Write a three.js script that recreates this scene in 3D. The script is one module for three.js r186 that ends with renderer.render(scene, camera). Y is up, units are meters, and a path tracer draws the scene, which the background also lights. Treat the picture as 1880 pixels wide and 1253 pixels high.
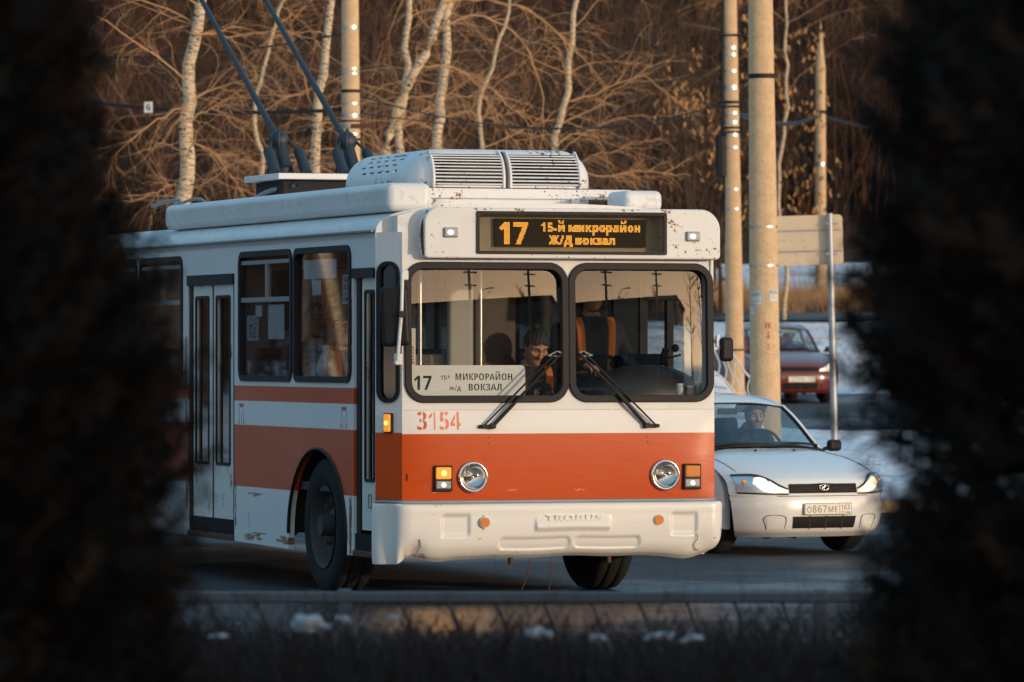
import * as THREE from 'three';
import { RoundedBoxGeometry } from 'three/addons/geometries/RoundedBoxGeometry.js';
import { MarchingCubes } from 'three/addons/objects/MarchingCubes.js';
import { FontLoader } from 'three/addons/loaders/FontLoader.js';
import { Brush, Evaluator, SUBTRACTION } from 'three-bvh-csg';
import { TextGeometry } from 'three/addons/geometries/TextGeometry.js';

// ---------------------------------------------------------------- camera, sky, sun, exposure
const scene = new THREE.Scene();
const F = 9468, EYE = 1.78, HORIZON = 648;                       // focal length in pixels of the photograph, eye height, its horizon row
const camera = new THREE.PerspectiveCamera(2 * Math.atan(626.5 / F) * 180 / Math.PI, 1880 / 1253, 0.5, 1500);
camera.position.set(0, EYE, 0);
camera.rotation.x = Math.atan((HORIZON - 626.5) / F);
camera.focus = 37.2;
camera.userData.fStop = 5.6;
const renderer = new THREE.WebGLRenderer({ antialias: true });
renderer.toneMapping = THREE.LinearToneMapping;
renderer.toneMappingExposure = 0.93;
renderer.shadowMap.enabled = true;

const SUN_AZ = 52 * Math.PI / 180, SUN_EL = 6.6 * Math.PI / 180; // the low sun stands behind the camera's right shoulder
const sunDir = new THREE.Vector3(Math.sin(SUN_AZ) * Math.cos(SUN_EL), Math.sin(SUN_EL), Math.cos(SUN_AZ) * Math.cos(SUN_EL));
{
  const W = 1024, H = 512, data = new Float32Array(W * H * 4);
  for (let r = 0; r < H; r++) for (let c = 0; c < W; c++) {
    const up = ((r + 0.5) / H - 0.5) * Math.PI, round = ((c + 0.5) / W - 0.5) * 2 * Math.PI;
    const x = Math.cos(round) * Math.cos(up), y = Math.sin(up), z = Math.sin(round) * Math.cos(up);
    const el = Math.max(0, up) * 180 / Math.PI, toSun = Math.acos(Math.min(1, Math.max(-1, x * sunDir.x + y * sunDir.y + z * sunDir.z))) * 180 / Math.PI;
    const azd = (x * Math.sin(SUN_AZ) + z * Math.cos(SUN_AZ)) / Math.max(1e-4, Math.cos(up));          // 1 towards the sun, -1 away from it
    const k = Math.pow((1 + azd) / 2, 5), h = Math.exp(-el / 11), glow = Math.exp(-toSun / 10), e = 1 - el / 90, i = (r * W + c) * 4;
    const sky = [0.20 + 0.08 * e, 0.43 + 0.12 * e, 0.655 + 0.11 * e];
    const low = [0.30 + 6.2 * k, 0.42 + 3.55 * k, 0.56 + 1.4 * k], near = [2.2, 1.3, 0.55];
    for (let j = 0; j < 3; j++) data[i + j] = sky[j] * (1 - h) + low[j] * h + near[j] * glow;
    data[i + 3] = 1;
  }
  const sky = new THREE.DataTexture(data, W, H, THREE.RGBAFormat, THREE.FloatType);
  sky.mapping = THREE.EquirectangularReflectionMapping; sky.magFilter = THREE.LinearFilter; sky.needsUpdate = true;
  scene.background = sky; scene.environment = sky;
}
const sun = new THREE.DirectionalLight(new THREE.Color().setRGB(1, 0.79, 0.57), 2.2);
sun.position.copy(sunDir).multiplyScalar(200); sun.castShadow = true; sun.shadow.radius = 2.5;
Object.assign(sun.shadow.camera, { left: -90, right: 90, top: 60, bottom: -60, near: 1, far: 600 }); sun.shadow.mapSize.set(4096, 4096);
scene.add(sun, sun.target);

// ---------------------------------------------------------------- helpers
const V = (x, y, z) => new THREE.Vector3(x, y, z), PI = Math.PI;
const rnd = (seed) => () => { seed = (seed + 0x6d2b79f5) | 0; let t = Math.imul(seed ^ (seed >>> 15), 1 | seed); t = (t + Math.imul(t ^ (t >>> 7), 61 | t)) ^ t; return ((t ^ (t >>> 14)) >>> 0) / 4294967296; };
const clamp = (x, a = 0, b = 1) => Math.min(b, Math.max(a, x)), mix = (a, b, t) => a + (b - a) * t, smooth = (a, b, x) => { const t = clamp((x - a) / (b - a)); return t * t * (3 - 2 * t); };
const at = (px, py, d) => V((px - 940) / F * d, EYE - (py - HORIZON) / F * d, -d);
const used = {};
const numbered = (n) => { used[n] = (used[n] ?? -1) + 1; return used[n] ? n + '_' + String(used[n]).padStart(3, '0') : n; };
const tag = (o, label, category, group, kind) => { Object.assign(o.userData, label ? { label } : {}, category ? { category } : {}, group ? { group } : {}, kind ? { kind } : {}); return o; };
function thing(name, label, category, pos = [0, 0, 0], turn = 0, group) {
  const g = new THREE.Group(); g.name = numbered(name); g.position.set(...pos); g.rotation.y = turn; scene.add(g);
  return tag(g, label, category, group);
}
// Collects shapes and joins them into one named mesh; uv in metres unless told otherwise.
const tmpM = new THREE.Matrix4(), tmpE = new THREE.Euler();
class MB {
  constructor() { this.p = []; this.n = []; this.u = []; this.c = []; }
  add(geo, m, keepUv) {
    let g = geo.index ? geo.toNonIndexed() : geo.clone();
    if (m) g.applyMatrix4(m);
    if (!g.attributes.normal) g.computeVertexNormals();
    const p = g.attributes.position, n = g.attributes.normal, u = g.attributes.uv;
    for (let i = 0; i < p.count; i++) {
      this.p.push(p.getX(i), p.getY(i), p.getZ(i)); this.n.push(n.getX(i), n.getY(i), n.getZ(i));
      if (keepUv && u) this.u.push(u.getX(i), u.getY(i));
      else {
        const t = i - (i % 3), nx = Math.abs(n.getX(t)), ny = Math.abs(n.getY(t)), nz = Math.abs(n.getZ(t));
        if (nx > ny && nx > nz) this.u.push(p.getZ(i), p.getY(i)); else if (ny > nz) this.u.push(p.getX(i), p.getZ(i)); else this.u.push(p.getX(i), p.getY(i));
      }
    }
    return this;
  }
  at(x, y, z, rx = 0, ry = 0, rz = 0) { return tmpM.makeRotationFromEuler(tmpE.set(rx, ry, rz)).setPosition(x, y, z); }
  box(w, h, d, x, y, z, rx, ry, rz) { return this.add(new THREE.BoxGeometry(w, h, d), this.at(x, y, z, rx, ry, rz)); }
  rbox(w, h, d, r, x, y, z, rx, ry, rz, seg = 3) { return this.add(new RoundedBoxGeometry(w, h, d, seg, r), this.at(x, y, z, rx, ry, rz)); }
  cyl(r0, r1, h, x, y, z, rx, ry, rz, seg = 20) { return this.add(new THREE.CylinderGeometry(r0, r1, h, seg), this.at(x, y, z, rx, ry, rz)); }
  sph(r, x, y, z, sx = 1, sy = 1, sz = 1, seg = 16) { return this.add(new THREE.SphereGeometry(r, seg, Math.ceil(seg * 0.7)).scale(sx, sy, sz), this.at(x, y, z)); }
  bar(a, b, r0, r1 = r0, seg = 8) {
    const d = b.clone().sub(a), g = new THREE.CylinderGeometry(r1, r0, d.length(), seg), q = new THREE.Quaternion().setFromUnitVectors(V(0, 1, 0), d.clone().normalize());
    return this.add(g, new THREE.Matrix4().compose(a.clone().add(b).multiplyScalar(0.5), q, V(1, 1, 1)));
  }
  tube(pts, r, seg = 24, rad = 7, closed = false) { return this.add(new THREE.TubeGeometry(new THREE.CatmullRomCurve3(pts, closed), seg, r, rad, closed)); }
  ext(shape, depth, m, o = {}) { return this.add(new THREE.ExtrudeGeometry(shape, { depth, bevelEnabled: !!o.bevel, bevelSize: o.bevel ?? 0, bevelThickness: o.bevel ?? 0, bevelSegments: 2, curveSegments: o.cs ?? 10, steps: 1 }), m); }
  geo(uvFn) {
    const g = new THREE.BufferGeometry();
    g.setAttribute('position', new THREE.Float32BufferAttribute(this.p, 3)); g.setAttribute('normal', new THREE.Float32BufferAttribute(this.n, 3));
    if (uvFn) for (let i = 0; i < this.u.length / 2; i++) { const r = uvFn(this.p[i * 3], this.p[i * 3 + 1], this.p[i * 3 + 2]); this.u[i * 2] = r[0]; this.u[i * 2 + 1] = r[1]; }
    g.setAttribute('uv', new THREE.Float32BufferAttribute(this.u, 2));
    return g;
  }
  build(name, material, parent, uvFn) { return put(name, this.geo(uvFn), material, parent); }
}
function put(name, geo, material, parent) {
  const m = new THREE.Mesh(geo, material); m.castShadow = m.receiveShadow = true;
  if (parent) { m.name = name; parent.add(m); } else { m.name = numbered(name); scene.add(m); }
  return m;
}
// The axes of a wall: its own x runs along (ax, az) on the plan, its own z points out of it.
const wall = (o, ax, az) => new THREE.Matrix4().makeBasis(V(ax, 0, az), V(0, 1, 0), V(-az, 0, ax)).setPosition(o.x, o.y, o.z);
function roundRect(x0, y0, x1, y1, r, target = new THREE.Shape()) {
  const rr = Array.isArray(r) ? r : [r, r, r, r], s = target;                                        // corners: lower left, lower right, upper right, upper left
  s.moveTo(x0 + rr[0], y0); s.lineTo(x1 - rr[1], y0); s.absarc(x1 - rr[1], y0 + rr[1], rr[1], -PI / 2, 0); s.lineTo(x1, y1 - rr[2]); s.absarc(x1 - rr[2], y1 - rr[2], rr[2], 0, PI / 2);
  s.lineTo(x0 + rr[3], y1); s.absarc(x0 + rr[3], y1 - rr[3], rr[3], PI / 2, PI); s.lineTo(x0, y0 + rr[0]); s.absarc(x0 + rr[0], y0 + rr[0], rr[0], PI, PI * 1.5);
  return s;
}
const rectHole = (x0, y0, x1, y1, r) => roundRect(x0, y0, x1, y1, r, new THREE.Path());
function ring(x0, y0, x1, y1, r, w) { const s = roundRect(x0, y0, x1, y1, r); s.holes.push(rectHole(x0 + w, y0 + w, x1 - w, y1 - w, Math.max(0.004, r - w))); return s; }
// A smooth sheet over (u, v) in 0..1.
function sheet(fn, nu, nv, flip) {
  const p = [], uv = [], idx = [];
  for (let j = 0; j <= nv; j++) for (let i = 0; i <= nu; i++) { const q = fn(i / nu, j / nv); p.push(q.x, q.y, q.z); uv.push(i / nu, j / nv); }
  for (let j = 0; j < nv; j++) for (let i = 0; i < nu; i++) { const a = j * (nu + 1) + i, b = a + 1, c = a + nu + 1, d = c + 1; flip ? idx.push(a, c, b, b, c, d) : idx.push(a, b, c, b, d, c); }
  const g = new THREE.BufferGeometry(); g.setAttribute('position', new THREE.Float32BufferAttribute(p, 3)); g.setAttribute('uv', new THREE.Float32BufferAttribute(uv, 2)); g.setIndex(idx); g.computeVertexNormals();
  return g;
}

// ---------------------------------------------------------------- textures
function noiseField(n, cells, octaves, seed, gain = 0.55) {
  const out = new Float32Array(n * n); let amp = 1, total = 0;
  for (let o = 0, c = cells; o < octaves; o++, c *= 2, amp *= gain) {
    const r = rnd(seed + o * 77), grid = Float32Array.from({ length: c * c }, r); total += amp;
    for (let y = 0; y < n; y++) for (let x = 0; x < n; x++) {
      const fx = x / n * c, fy = y / n * c, ix = Math.floor(fx), iy = Math.floor(fy); let tx = fx - ix, ty = fy - iy; tx = tx * tx * (3 - 2 * tx); ty = ty * ty * (3 - 2 * ty);
      const a = grid[(iy % c) * c + ix % c], b = grid[(iy % c) * c + (ix + 1) % c], d = grid[((iy + 1) % c) * c + ix % c], e = grid[((iy + 1) % c) * c + (ix + 1) % c];
      out[y * n + x] += amp * mix(mix(a, b, tx), mix(d, e, tx), ty);
    }
  }
  for (let i = 0; i < out.length; i++) out[i] /= total;
  return out;
}
function dataTex(n, fn, srgb = true, repeat = 1) {
  const d = new Uint8Array(n * n * 4);
  for (let i = 0; i < n * n; i++) { const c = fn(i % n, Math.floor(i / n), i); d[i * 4] = clamp(c[0]) * 255; d[i * 4 + 1] = clamp(c[1]) * 255; d[i * 4 + 2] = clamp(c[2]) * 255; d[i * 4 + 3] = 255; }
  const t = new THREE.DataTexture(d, n, n); t.wrapS = t.wrapT = THREE.RepeatWrapping; t.magFilter = THREE.LinearFilter; t.repeat.set(repeat, repeat); if (srgb) t.colorSpace = THREE.SRGBColorSpace; t.needsUpdate = true; return t;
}
function canvasTex(w, h, draw, repeat) {
  const c = document.createElement('canvas'); c.width = w; c.height = h; draw(c.getContext('2d'), w, h);
  const t = new THREE.CanvasTexture(c); t.colorSpace = THREE.SRGBColorSpace; t.magFilter = THREE.LinearFilter; if (repeat) t.wrapS = t.wrapT = THREE.RepeatWrapping; return t;
}
const nA = noiseField(512, 6, 6, 11), nB = noiseField(512, 40, 3, 23, 0.7), nC = noiseField(512, 3, 5, 37), nD = noiseField(512, 128, 2, 51, 0.6);
const grey = (v) => [v, v, v];
const T = {
  grime: dataTex(512, (x, y, i) => { const v = 0.93 + 0.07 * nA[i] - 0.07 * smooth(0.6, 0.75, nB[i]) * smooth(0.45, 0.65, nC[i]); return [v, v * 0.995, v * 0.985]; }, true, 0.6),
  worn: dataTex(512, (x, y, i) => { const v = 0.94 + 0.06 * nA[i], k = smooth(0.7, 0.74, 0.55 * nB[i] + 0.45 * nA[(i * 7) % 262144 | 0] * 0 + 0.45 * nC[i] + 0.06 * nD[i]); return [mix(v, 0.52, k), mix(v, 0.36, k), mix(v, 0.24, k)]; }, true, 0.9),
  rough: dataTex(512, (x, y, i) => grey(0.45 + 0.5 * nA[i] + 0.15 * (nB[i] - 0.5)), false, 0.7),
  asphalt: dataTex(512, (x, y, i) => { const v = 0.15 + 0.10 * (nA[i] - 0.5) + 0.14 * (nD[i] - 0.5) + 0.06 * (nB[i] - 0.5); return [v, v * 1.0, v * 1.03]; }, true, 0.5),
  soil: dataTex(512, (x, y, i) => { const v = 0.1 + 0.11 * nA[i] + 0.1 * (nD[i] - 0.5); return [v * 1.1, v * 0.95, v * 0.82]; }, true, 0.6),
  asphaltBump: dataTex(512, (x, y, i) => grey(0.5 * nD[i] + 0.35 * nB[i] + 0.2 * nC[i]), false, 0.5),
  asphaltRough: dataTex(512, (x, y, i) => grey(0.34 + 0.34 * smooth(0.4, 0.6, nC[i]) + 0.12 * (nB[i] - 0.5)), false, 0.09),
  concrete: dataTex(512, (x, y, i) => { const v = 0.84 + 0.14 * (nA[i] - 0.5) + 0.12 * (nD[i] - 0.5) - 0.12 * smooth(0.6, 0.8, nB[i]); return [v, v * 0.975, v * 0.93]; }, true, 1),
  bump: dataTex(512, (x, y, i) => grey(0.6 * nA[i] + 0.4 * nD[i]), false, 1),
  soft: dataTex(512, (x, y, i) => grey(nC[i] * 0.6 + nB[i] * 0.4), false, 0.25),
  snow: dataTex(512, (x, y, i) => { const dirt = smooth(0.55, 0.72, nA[i]) * 0.25 + smooth(0.6, 0.75, nB[i]) * 0.14; return [0.93 - dirt, 0.94 - dirt * 1.08, 0.96 - dirt * 1.2]; }, true, 0.15),
  litter: dataTex(512, (x, y, i) => { const v = 0.10 + 0.2 * nA[i] + 0.14 * (nD[i] - 0.5); return [v * 1.2, v * 0.86, v * 0.58]; }, true, 0.12),
  rust: dataTex(512, (x, y, i) => { const v = 0.25 + 0.3 * nB[i]; return [v * 1.12, v * 0.8, v * 0.58]; }, true, 3),
};
const std = (name, o) => { const m = new THREE.MeshStandardMaterial(o); m.name = name; return m; };
const phy = (name, o) => { const m = new THREE.MeshPhysicalMaterial(o); m.name = name; return m; };
const rgb = (r, g, b) => new THREE.Color().setRGB(r, g, b);
const M = {
  white: phy('white paint', { color: rgb(0.76, 0.77, 0.765), map: T.grime, roughness: 0.55, roughnessMap: T.rough, clearcoat: 0.1, clearcoatRoughness: 0.25, specularIntensity: 0.6 }),
  worn: phy('worn white paint', { color: rgb(0.76, 0.77, 0.765), map: T.worn, roughness: 0.55, roughnessMap: T.rough, clearcoat: 0.1, clearcoatRoughness: 0.25, specularIntensity: 0.6 }),
  cream: std('interior cream', { color: rgb(0.4, 0.39, 0.36), roughness: 0.5 }),
  dark: phy('dark interior', { specularIntensity: 0.35, color: rgb(0.02, 0.02, 0.022), roughness: 0.7 }),
  rubber: phy('black rubber', { specularIntensity: 0.35, color: rgb(0.018, 0.018, 0.02), roughness: 0.5, bumpMap: T.bump, bumpScale: 0.002 }),
  tyre: phy('tyre', { specularIntensity: 0.35, color: rgb(0.022, 0.022, 0.023), roughness: 0.85, bumpMap: T.bump, bumpScale: 0.003 }),
  under: phy('underbody', { specularIntensity: 0.35, color: rgb(0.02, 0.019, 0.018), roughness: 0.9 }),
  grey: std('grey metal', { color: rgb(0.3, 0.31, 0.32), roughness: 0.5, metalness: 0.3, map: T.grime }),
  steel: std('bare steel', { color: rgb(0.55, 0.55, 0.54), roughness: 0.32, metalness: 1 }),
  chrome: std('chrome', { color: rgb(0.75, 0.74, 0.72), roughness: 0.12, metalness: 1 }),
  reflector: std('lamp reflector', { color: rgb(0.85, 0.83, 0.8), roughness: 0.35, metalness: 1 }),
  blueGrey: std('blue-grey paint', { color: rgb(0.022, 0.03, 0.04), roughness: 0.55 }),
  plastic: phy('black plastic', { specularIntensity: 0.35, color: rgb(0.016, 0.016, 0.018), roughness: 0.45 }),
  rust: std('rusty steel', { color: rgb(0.6, 0.5, 0.45), map: T.rust, roughness: 0.9 }),
  glass: phy('window glass', { color: rgb(0.84, 0.86, 0.85), transmission: 1, thickness: 0, roughness: 0.0, ior: 1.8 }),
  dimmedGlass: phy('dirty dimmed side glass', { color: rgb(0.28, 0.29, 0.3), transmission: 1, thickness: 0, roughness: 0.03, ior: 1.62 }),  // dirt tint deepened to keep the bus interior dim
  sideGlass: phy('near side glass', { color: rgb(0.84, 0.86, 0.87), transmission: 1, thickness: 0, roughness: 0.02, ior: 1.6 }),
  carGlass: phy('car glass', { color: rgb(0.72, 0.78, 0.78), transmission: 1, thickness: 0, roughness: 0.0, ior: 1.75 }),
  lens: phy('clear lens', { color: rgb(0.95, 0.95, 0.95), transmission: 1, thickness: 0, roughness: 0.05, ior: 1.5 }),
  amber: phy('amber lens', { color: rgb(0.62, 0.2, 0.02), roughness: 0.25, clearcoat: 0.6 }),
  amberLit: phy('lit amber lamp lens', { color: rgb(0.6, 0.2, 0.01), roughness: 0.3, emissive: rgb(1, 0.36, 0.03), emissiveIntensity: 0.75 }),
  amberBulb: std('lit amber bulb', { color: rgb(1, 0.6, 0.2), emissive: rgb(1, 0.62, 0.16), emissiveIntensity: 2.4 }),
  whiteLit: std('lit white lamp', { color: rgb(1, 1, 1), emissive: rgb(1, 0.96, 0.88), emissiveIntensity: 1.8 }),
  headLit: std('lit headlight bulb', { color: rgb(1, 1, 1), emissive: rgb(1, 0.78, 0.46), emissiveIntensity: 1.7 }),
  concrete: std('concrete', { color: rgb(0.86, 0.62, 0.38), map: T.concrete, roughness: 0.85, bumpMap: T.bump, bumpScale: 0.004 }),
  asphalt: std('asphalt', { color: rgb(1, 1, 1), map: T.asphalt, roughness: 1, roughnessMap: T.asphaltRough, bumpMap: T.asphaltBump, bumpScale: 0.03 }),
  snow: std('snow', { color: rgb(0.9, 0.91, 0.93), map: T.snow, roughness: 0.75, bumpMap: T.soft, bumpScale: 0.12 }),
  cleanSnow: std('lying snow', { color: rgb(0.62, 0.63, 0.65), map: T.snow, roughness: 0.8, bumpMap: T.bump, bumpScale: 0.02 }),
  litter: std('leaf litter', { color: rgb(0.8, 0.75, 0.7), map: T.litter, roughness: 1, bumpMap: T.soft, bumpScale: 0.2 }),
  soil: std('soil', { map: T.soil, roughness: 1, bumpMap: T.bump, bumpScale: 0.03 }),
  paper: std('paper', { color: rgb(0.74, 0.74, 0.72), roughness: 0.9 }),
  galv: std('galvanised steel', { color: rgb(0.42, 0.43, 0.44), roughness: 0.5, metalness: 0.7, map: T.grime }),
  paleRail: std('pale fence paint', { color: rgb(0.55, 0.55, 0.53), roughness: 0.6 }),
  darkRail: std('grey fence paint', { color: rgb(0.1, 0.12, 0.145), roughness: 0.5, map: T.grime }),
};

// ---------------------------------------------------------------- terrain, roads
const PROFILE = [[-90, 0], [57, 0], [57.6, 0.16], [60, 0.32], [66, 0.55], [73, 0.8], [80, 1.2], [85, 1.5], [100, 2.0], [106, 2.2], [120, 2.42], [128, 2.55], [134, 2.72], [141, 3.0], [150, 3.4], [165, 4.5], [185, 8], [220, 17], [270, 30], [420, 60]];
const wob = (x, z) => Math.sin(x * 0.9 + 1.3 * Math.sin(z * 0.37)) * 0.5 + Math.sin(z * 1.1 + x * 0.43) * 0.35 + Math.sin(x * 2.3 + z * 1.7) * 0.15;
const lineAt = (d, P) => { for (let i = 1; i < P.length; i++) if (d <= P[i][0]) return mix(P[i - 1][1], P[i][1], (d - P[i - 1][0]) / (P[i][0] - P[i - 1][0])); return P[P.length - 1][1]; };
const laneAt = (d) => lineAt(d, [[70, 0.25], [90, 0.72], [100, 0.88], [112, 1.2]]);
function ground(x, d) {
  let h = lineAt(d, PROFILE);
  h += wob(x * 0.8, d * 0.8) * 0.09 * smooth(58, 64, d) * (d < 125 || d > 135 ? 1 : 0.15) + (d > 165 ? wob(x * 0.13, d * 0.11) * 1.6 * smooth(165, 190, d) : 0);
  const lane = smooth(3.2, 4.2, x) * smooth(71, 75, d) * (1 - smooth(103, 108, d));
  return mix(h, Math.min(h, laneAt(d) - 0.06), lane);
}
function metreUv(g, fx, fz) { const p = g.attributes.position, u = g.attributes.uv; for (let i = 0; i < p.count; i++) u.setXY(i, p.getX(i) * (fx ?? 1), p.getZ(i) * (fz ?? 1)); return g; }
const xs = (u, half) => { const t = u * 2 - 1; return Math.sign(t) * Math.pow(Math.abs(t), 1.7) * half; };
tag(put('snowy_ground', metreUv(sheet((u, v) => { const d = v < 0.12 ? mix(-90, 50, v / 0.12) : mix(50, 166, (v - 0.12) / 0.88), x = xs(u, 170); return V(x, ground(x, d), -d); }, 200, 150)), M.snow), 'snow covered ground with dirty patches beside the roads', null, null, 'structure');
tag(put('hillside', metreUv(sheet((u, v) => { const d = mix(164, 420, v * v), x = xs(u, 260); return V(x, ground(x, d) - 0.05, -d); }, 120, 60)), M.litter), 'brown wooded hillside behind the road', null, null, 'structure');
tag(put('road', metreUv(sheet((u, v) => V(mix(-90, 90, u), 0.014, -mix(21, 56.9, v)), 8, 4)), M.asphalt), 'dark damp asphalt road under the trolleybus', null, null, 'structure');
tag(put('side_road', metreUv(sheet((u, v) => { const d = mix(75.5, 103, v); return V(mix(4.1, 40, u), laneAt(d), -d); }, 6, 30)), M.asphalt), 'asphalt lane with the red car behind the snowy median', null, null, 'structure');
tag(put('far_road', metreUv(sheet((u, v) => { const d = mix(126.5, 135.5, v), x = mix(-90, 90, u); return V(x, lineAt(d, PROFILE) + 0.05, -d); }, 30, 10)), M.asphalt), 'far asphalt road below the snow slope', null, null, 'structure');
tag(put('dark_hedge_bed', metreUv(sheet((u, v) => { const x = mix(-40, 40, u), d = mix(4, 20.75, v); return V(x, 0.03 + wob(x * 2, d * 2) * 0.012, -d); }, 60, 20)), M.soil), 'dark soil sheet added to darken the ground under the hedge and conifers', null, null, 'structure');  // dark sheet laid over the snow to darken the foreground
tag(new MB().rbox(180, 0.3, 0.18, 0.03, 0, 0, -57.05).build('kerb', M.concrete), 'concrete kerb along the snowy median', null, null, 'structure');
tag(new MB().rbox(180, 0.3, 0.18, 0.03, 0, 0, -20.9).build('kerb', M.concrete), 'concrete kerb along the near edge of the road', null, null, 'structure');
// dry grass on the verge of the far road
{
  const r = rnd(5), s = new MB();
  for (let i = 0; i < 14; i++) { const a = r() * 6.3, l = 0.25 + r() * 0.35, b = V((r() - 0.5) * 0.3, 0, (r() - 0.5) * 0.3); s.add(new THREE.ConeGeometry(0.008, l, 3), new THREE.Matrix4().makeRotationFromEuler(new THREE.Euler(Math.cos(a) * 0.5, 0, Math.sin(a) * 0.5)).setPosition(b.x, l * 0.42, b.z)); }
  const im = new THREE.InstancedMesh(s.geo(), std('dry grass', { color: rgb(0.42, 0.27, 0.14), roughness: 1 }), 5200), m = new THREE.Matrix4(), c = new THREE.Color();
  for (let i = 0; i < 5200; i++) { const d = 136 + r() * 10, x = -8 + r() * 30; m.makeRotationY(r() * 6).scale(V(1.3, 0.8 + r(), 1.3)).setPosition(x, ground(x, d) - 0.03, -d); im.setMatrixAt(i, m); const k = 0.5 + r() * 0.6; im.setColorAt(i, c.setRGB(k, k * 0.95, k * 0.9)); }
  im.name = 'dry_grass'; im.castShadow = im.receiveShadow = true; scene.add(tag(im, 'dry brown grass on the verge beyond the far road', null, null, 'stuff'));
}

// ---------------------------------------------------------------- things behind the camera that shade the foreground and show in the windscreen
const brickWall = std('block wall', { color: rgb(0.34, 0.31, 0.28), map: T.concrete, roughness: 0.9 }), darkPane = phy('dark window pane', { color: rgb(0.05, 0.06, 0.07), roughness: 0.08 });
function block(label, s0, s1, t0, t1, h, floors) {                                                    // s across the sun's direction, t along it
  const mid = V((s0 + s1) / 2 * Math.cos(SUN_AZ) + (t0 + t1) / 2 * Math.sin(SUN_AZ), 0, -(s0 + s1) / 2 * Math.sin(SUN_AZ) + (t0 + t1) / 2 * Math.cos(SUN_AZ));
  const g = thing('apartment_building', label, 'building', [mid.x, 0, mid.z], SUN_AZ, 'buildings behind the camera'), w = s1 - s0, d = t1 - t0;
  new MB().box(w, h, d, 0, h / 2, 0).build('wall', brickWall, g);
  new MB().box(w + 0.5, 0.35, d + 0.5, 0, h + 0.18, 0).build('roof', M.under, g);
  const n = Math.max(2, Math.round(w / 3.2)), pane = new THREE.BoxGeometry(1.4, 1.5, 0.06);
  for (let f = 0; f < floors; f++) for (let i = 0; i < n; i++) { const p = put('window', pane, darkPane, g); p.position.set(-w / 2 + (i + 0.5) * w / n, (f + 0.55) * h / floors, -d / 2 - 0.02); }
  return g;
}
block('two-storey block close behind the camera that shades the trees in front', -6, 25, 20, 31, 6.5, 2);
block('long low apartment block far behind the camera', -62, -12, 150, 164, 14, 4);
block('narrow apartment block standing beyond the long low block', -30, -19, 118, 130, 17, 6);
function mast(label, x, z, h) {
  const g = thing('street_lamp', label, 'street lamp', [x, 0, z], SUN_AZ, 'street lamps behind the camera');
  new MB().cyl(0.1, 0.17, h, 0, h / 2, 0).build('post', M.concrete, g);
  for (let i = 0; i < 4; i++) new MB().bar(V(-0.7 + i * 0.1, h - 0.4 - i * 0.8, 0), V(0.9 - i * 0.1, h - 0.5 - i * 0.8, 0), 0.05).build('cross_arm', M.galv, g);
  new MB().tube([V(0, h, 0), V(0.6, h + 0.7, 0), V(1.8, h + 0.9, 0)], 0.05).rbox(0.7, 0.12, 0.25, 0.05, 2.0, h + 0.88, 0).build('lamp_arm', M.galv, g);
}
mast('street lamp on a concrete post right of the low sun', 37, 13, 9);
mast('nearest street lamp beside the road, mirrored in the left windscreen', 19.5, -9, 9.5);
mast('street lamp across the road, mirrored in the right windscreen', 27, -8.5, 10);
mast('street lamp on a concrete post further along the street', 60, 34, 9.5);

// ---------------------------------------------------------------- poles
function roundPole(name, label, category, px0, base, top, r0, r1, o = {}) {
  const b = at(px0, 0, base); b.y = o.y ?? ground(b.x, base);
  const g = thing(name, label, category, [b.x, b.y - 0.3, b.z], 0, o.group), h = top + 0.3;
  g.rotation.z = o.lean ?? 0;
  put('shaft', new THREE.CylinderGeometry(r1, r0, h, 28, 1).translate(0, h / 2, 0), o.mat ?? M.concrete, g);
  const uv = g.children[0].geometry.attributes.uv; for (let i = 0; i < uv.count; i++) uv.setXY(i, uv.getX(i) * 2 * PI * r0, uv.getY(i) * h);
  for (const [y, t, steel] of o.bands ?? []) { const r = mix(r0, r1, (y + 0.3) / h) + 0.006; put('band', new THREE.CylinderGeometry(r, r, t, 28, 1, false).translate(0, y + 0.3, 0), steel ? M.steel : M.rubber, g); }
  return g;
}
const yAt = (py, d) => EYE - (py - HORIZON) / F * d;
const bandsAt = (d, base, list) => list.map(([py, t, s]) => [yAt(py, d) - base, t, s]);
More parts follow.
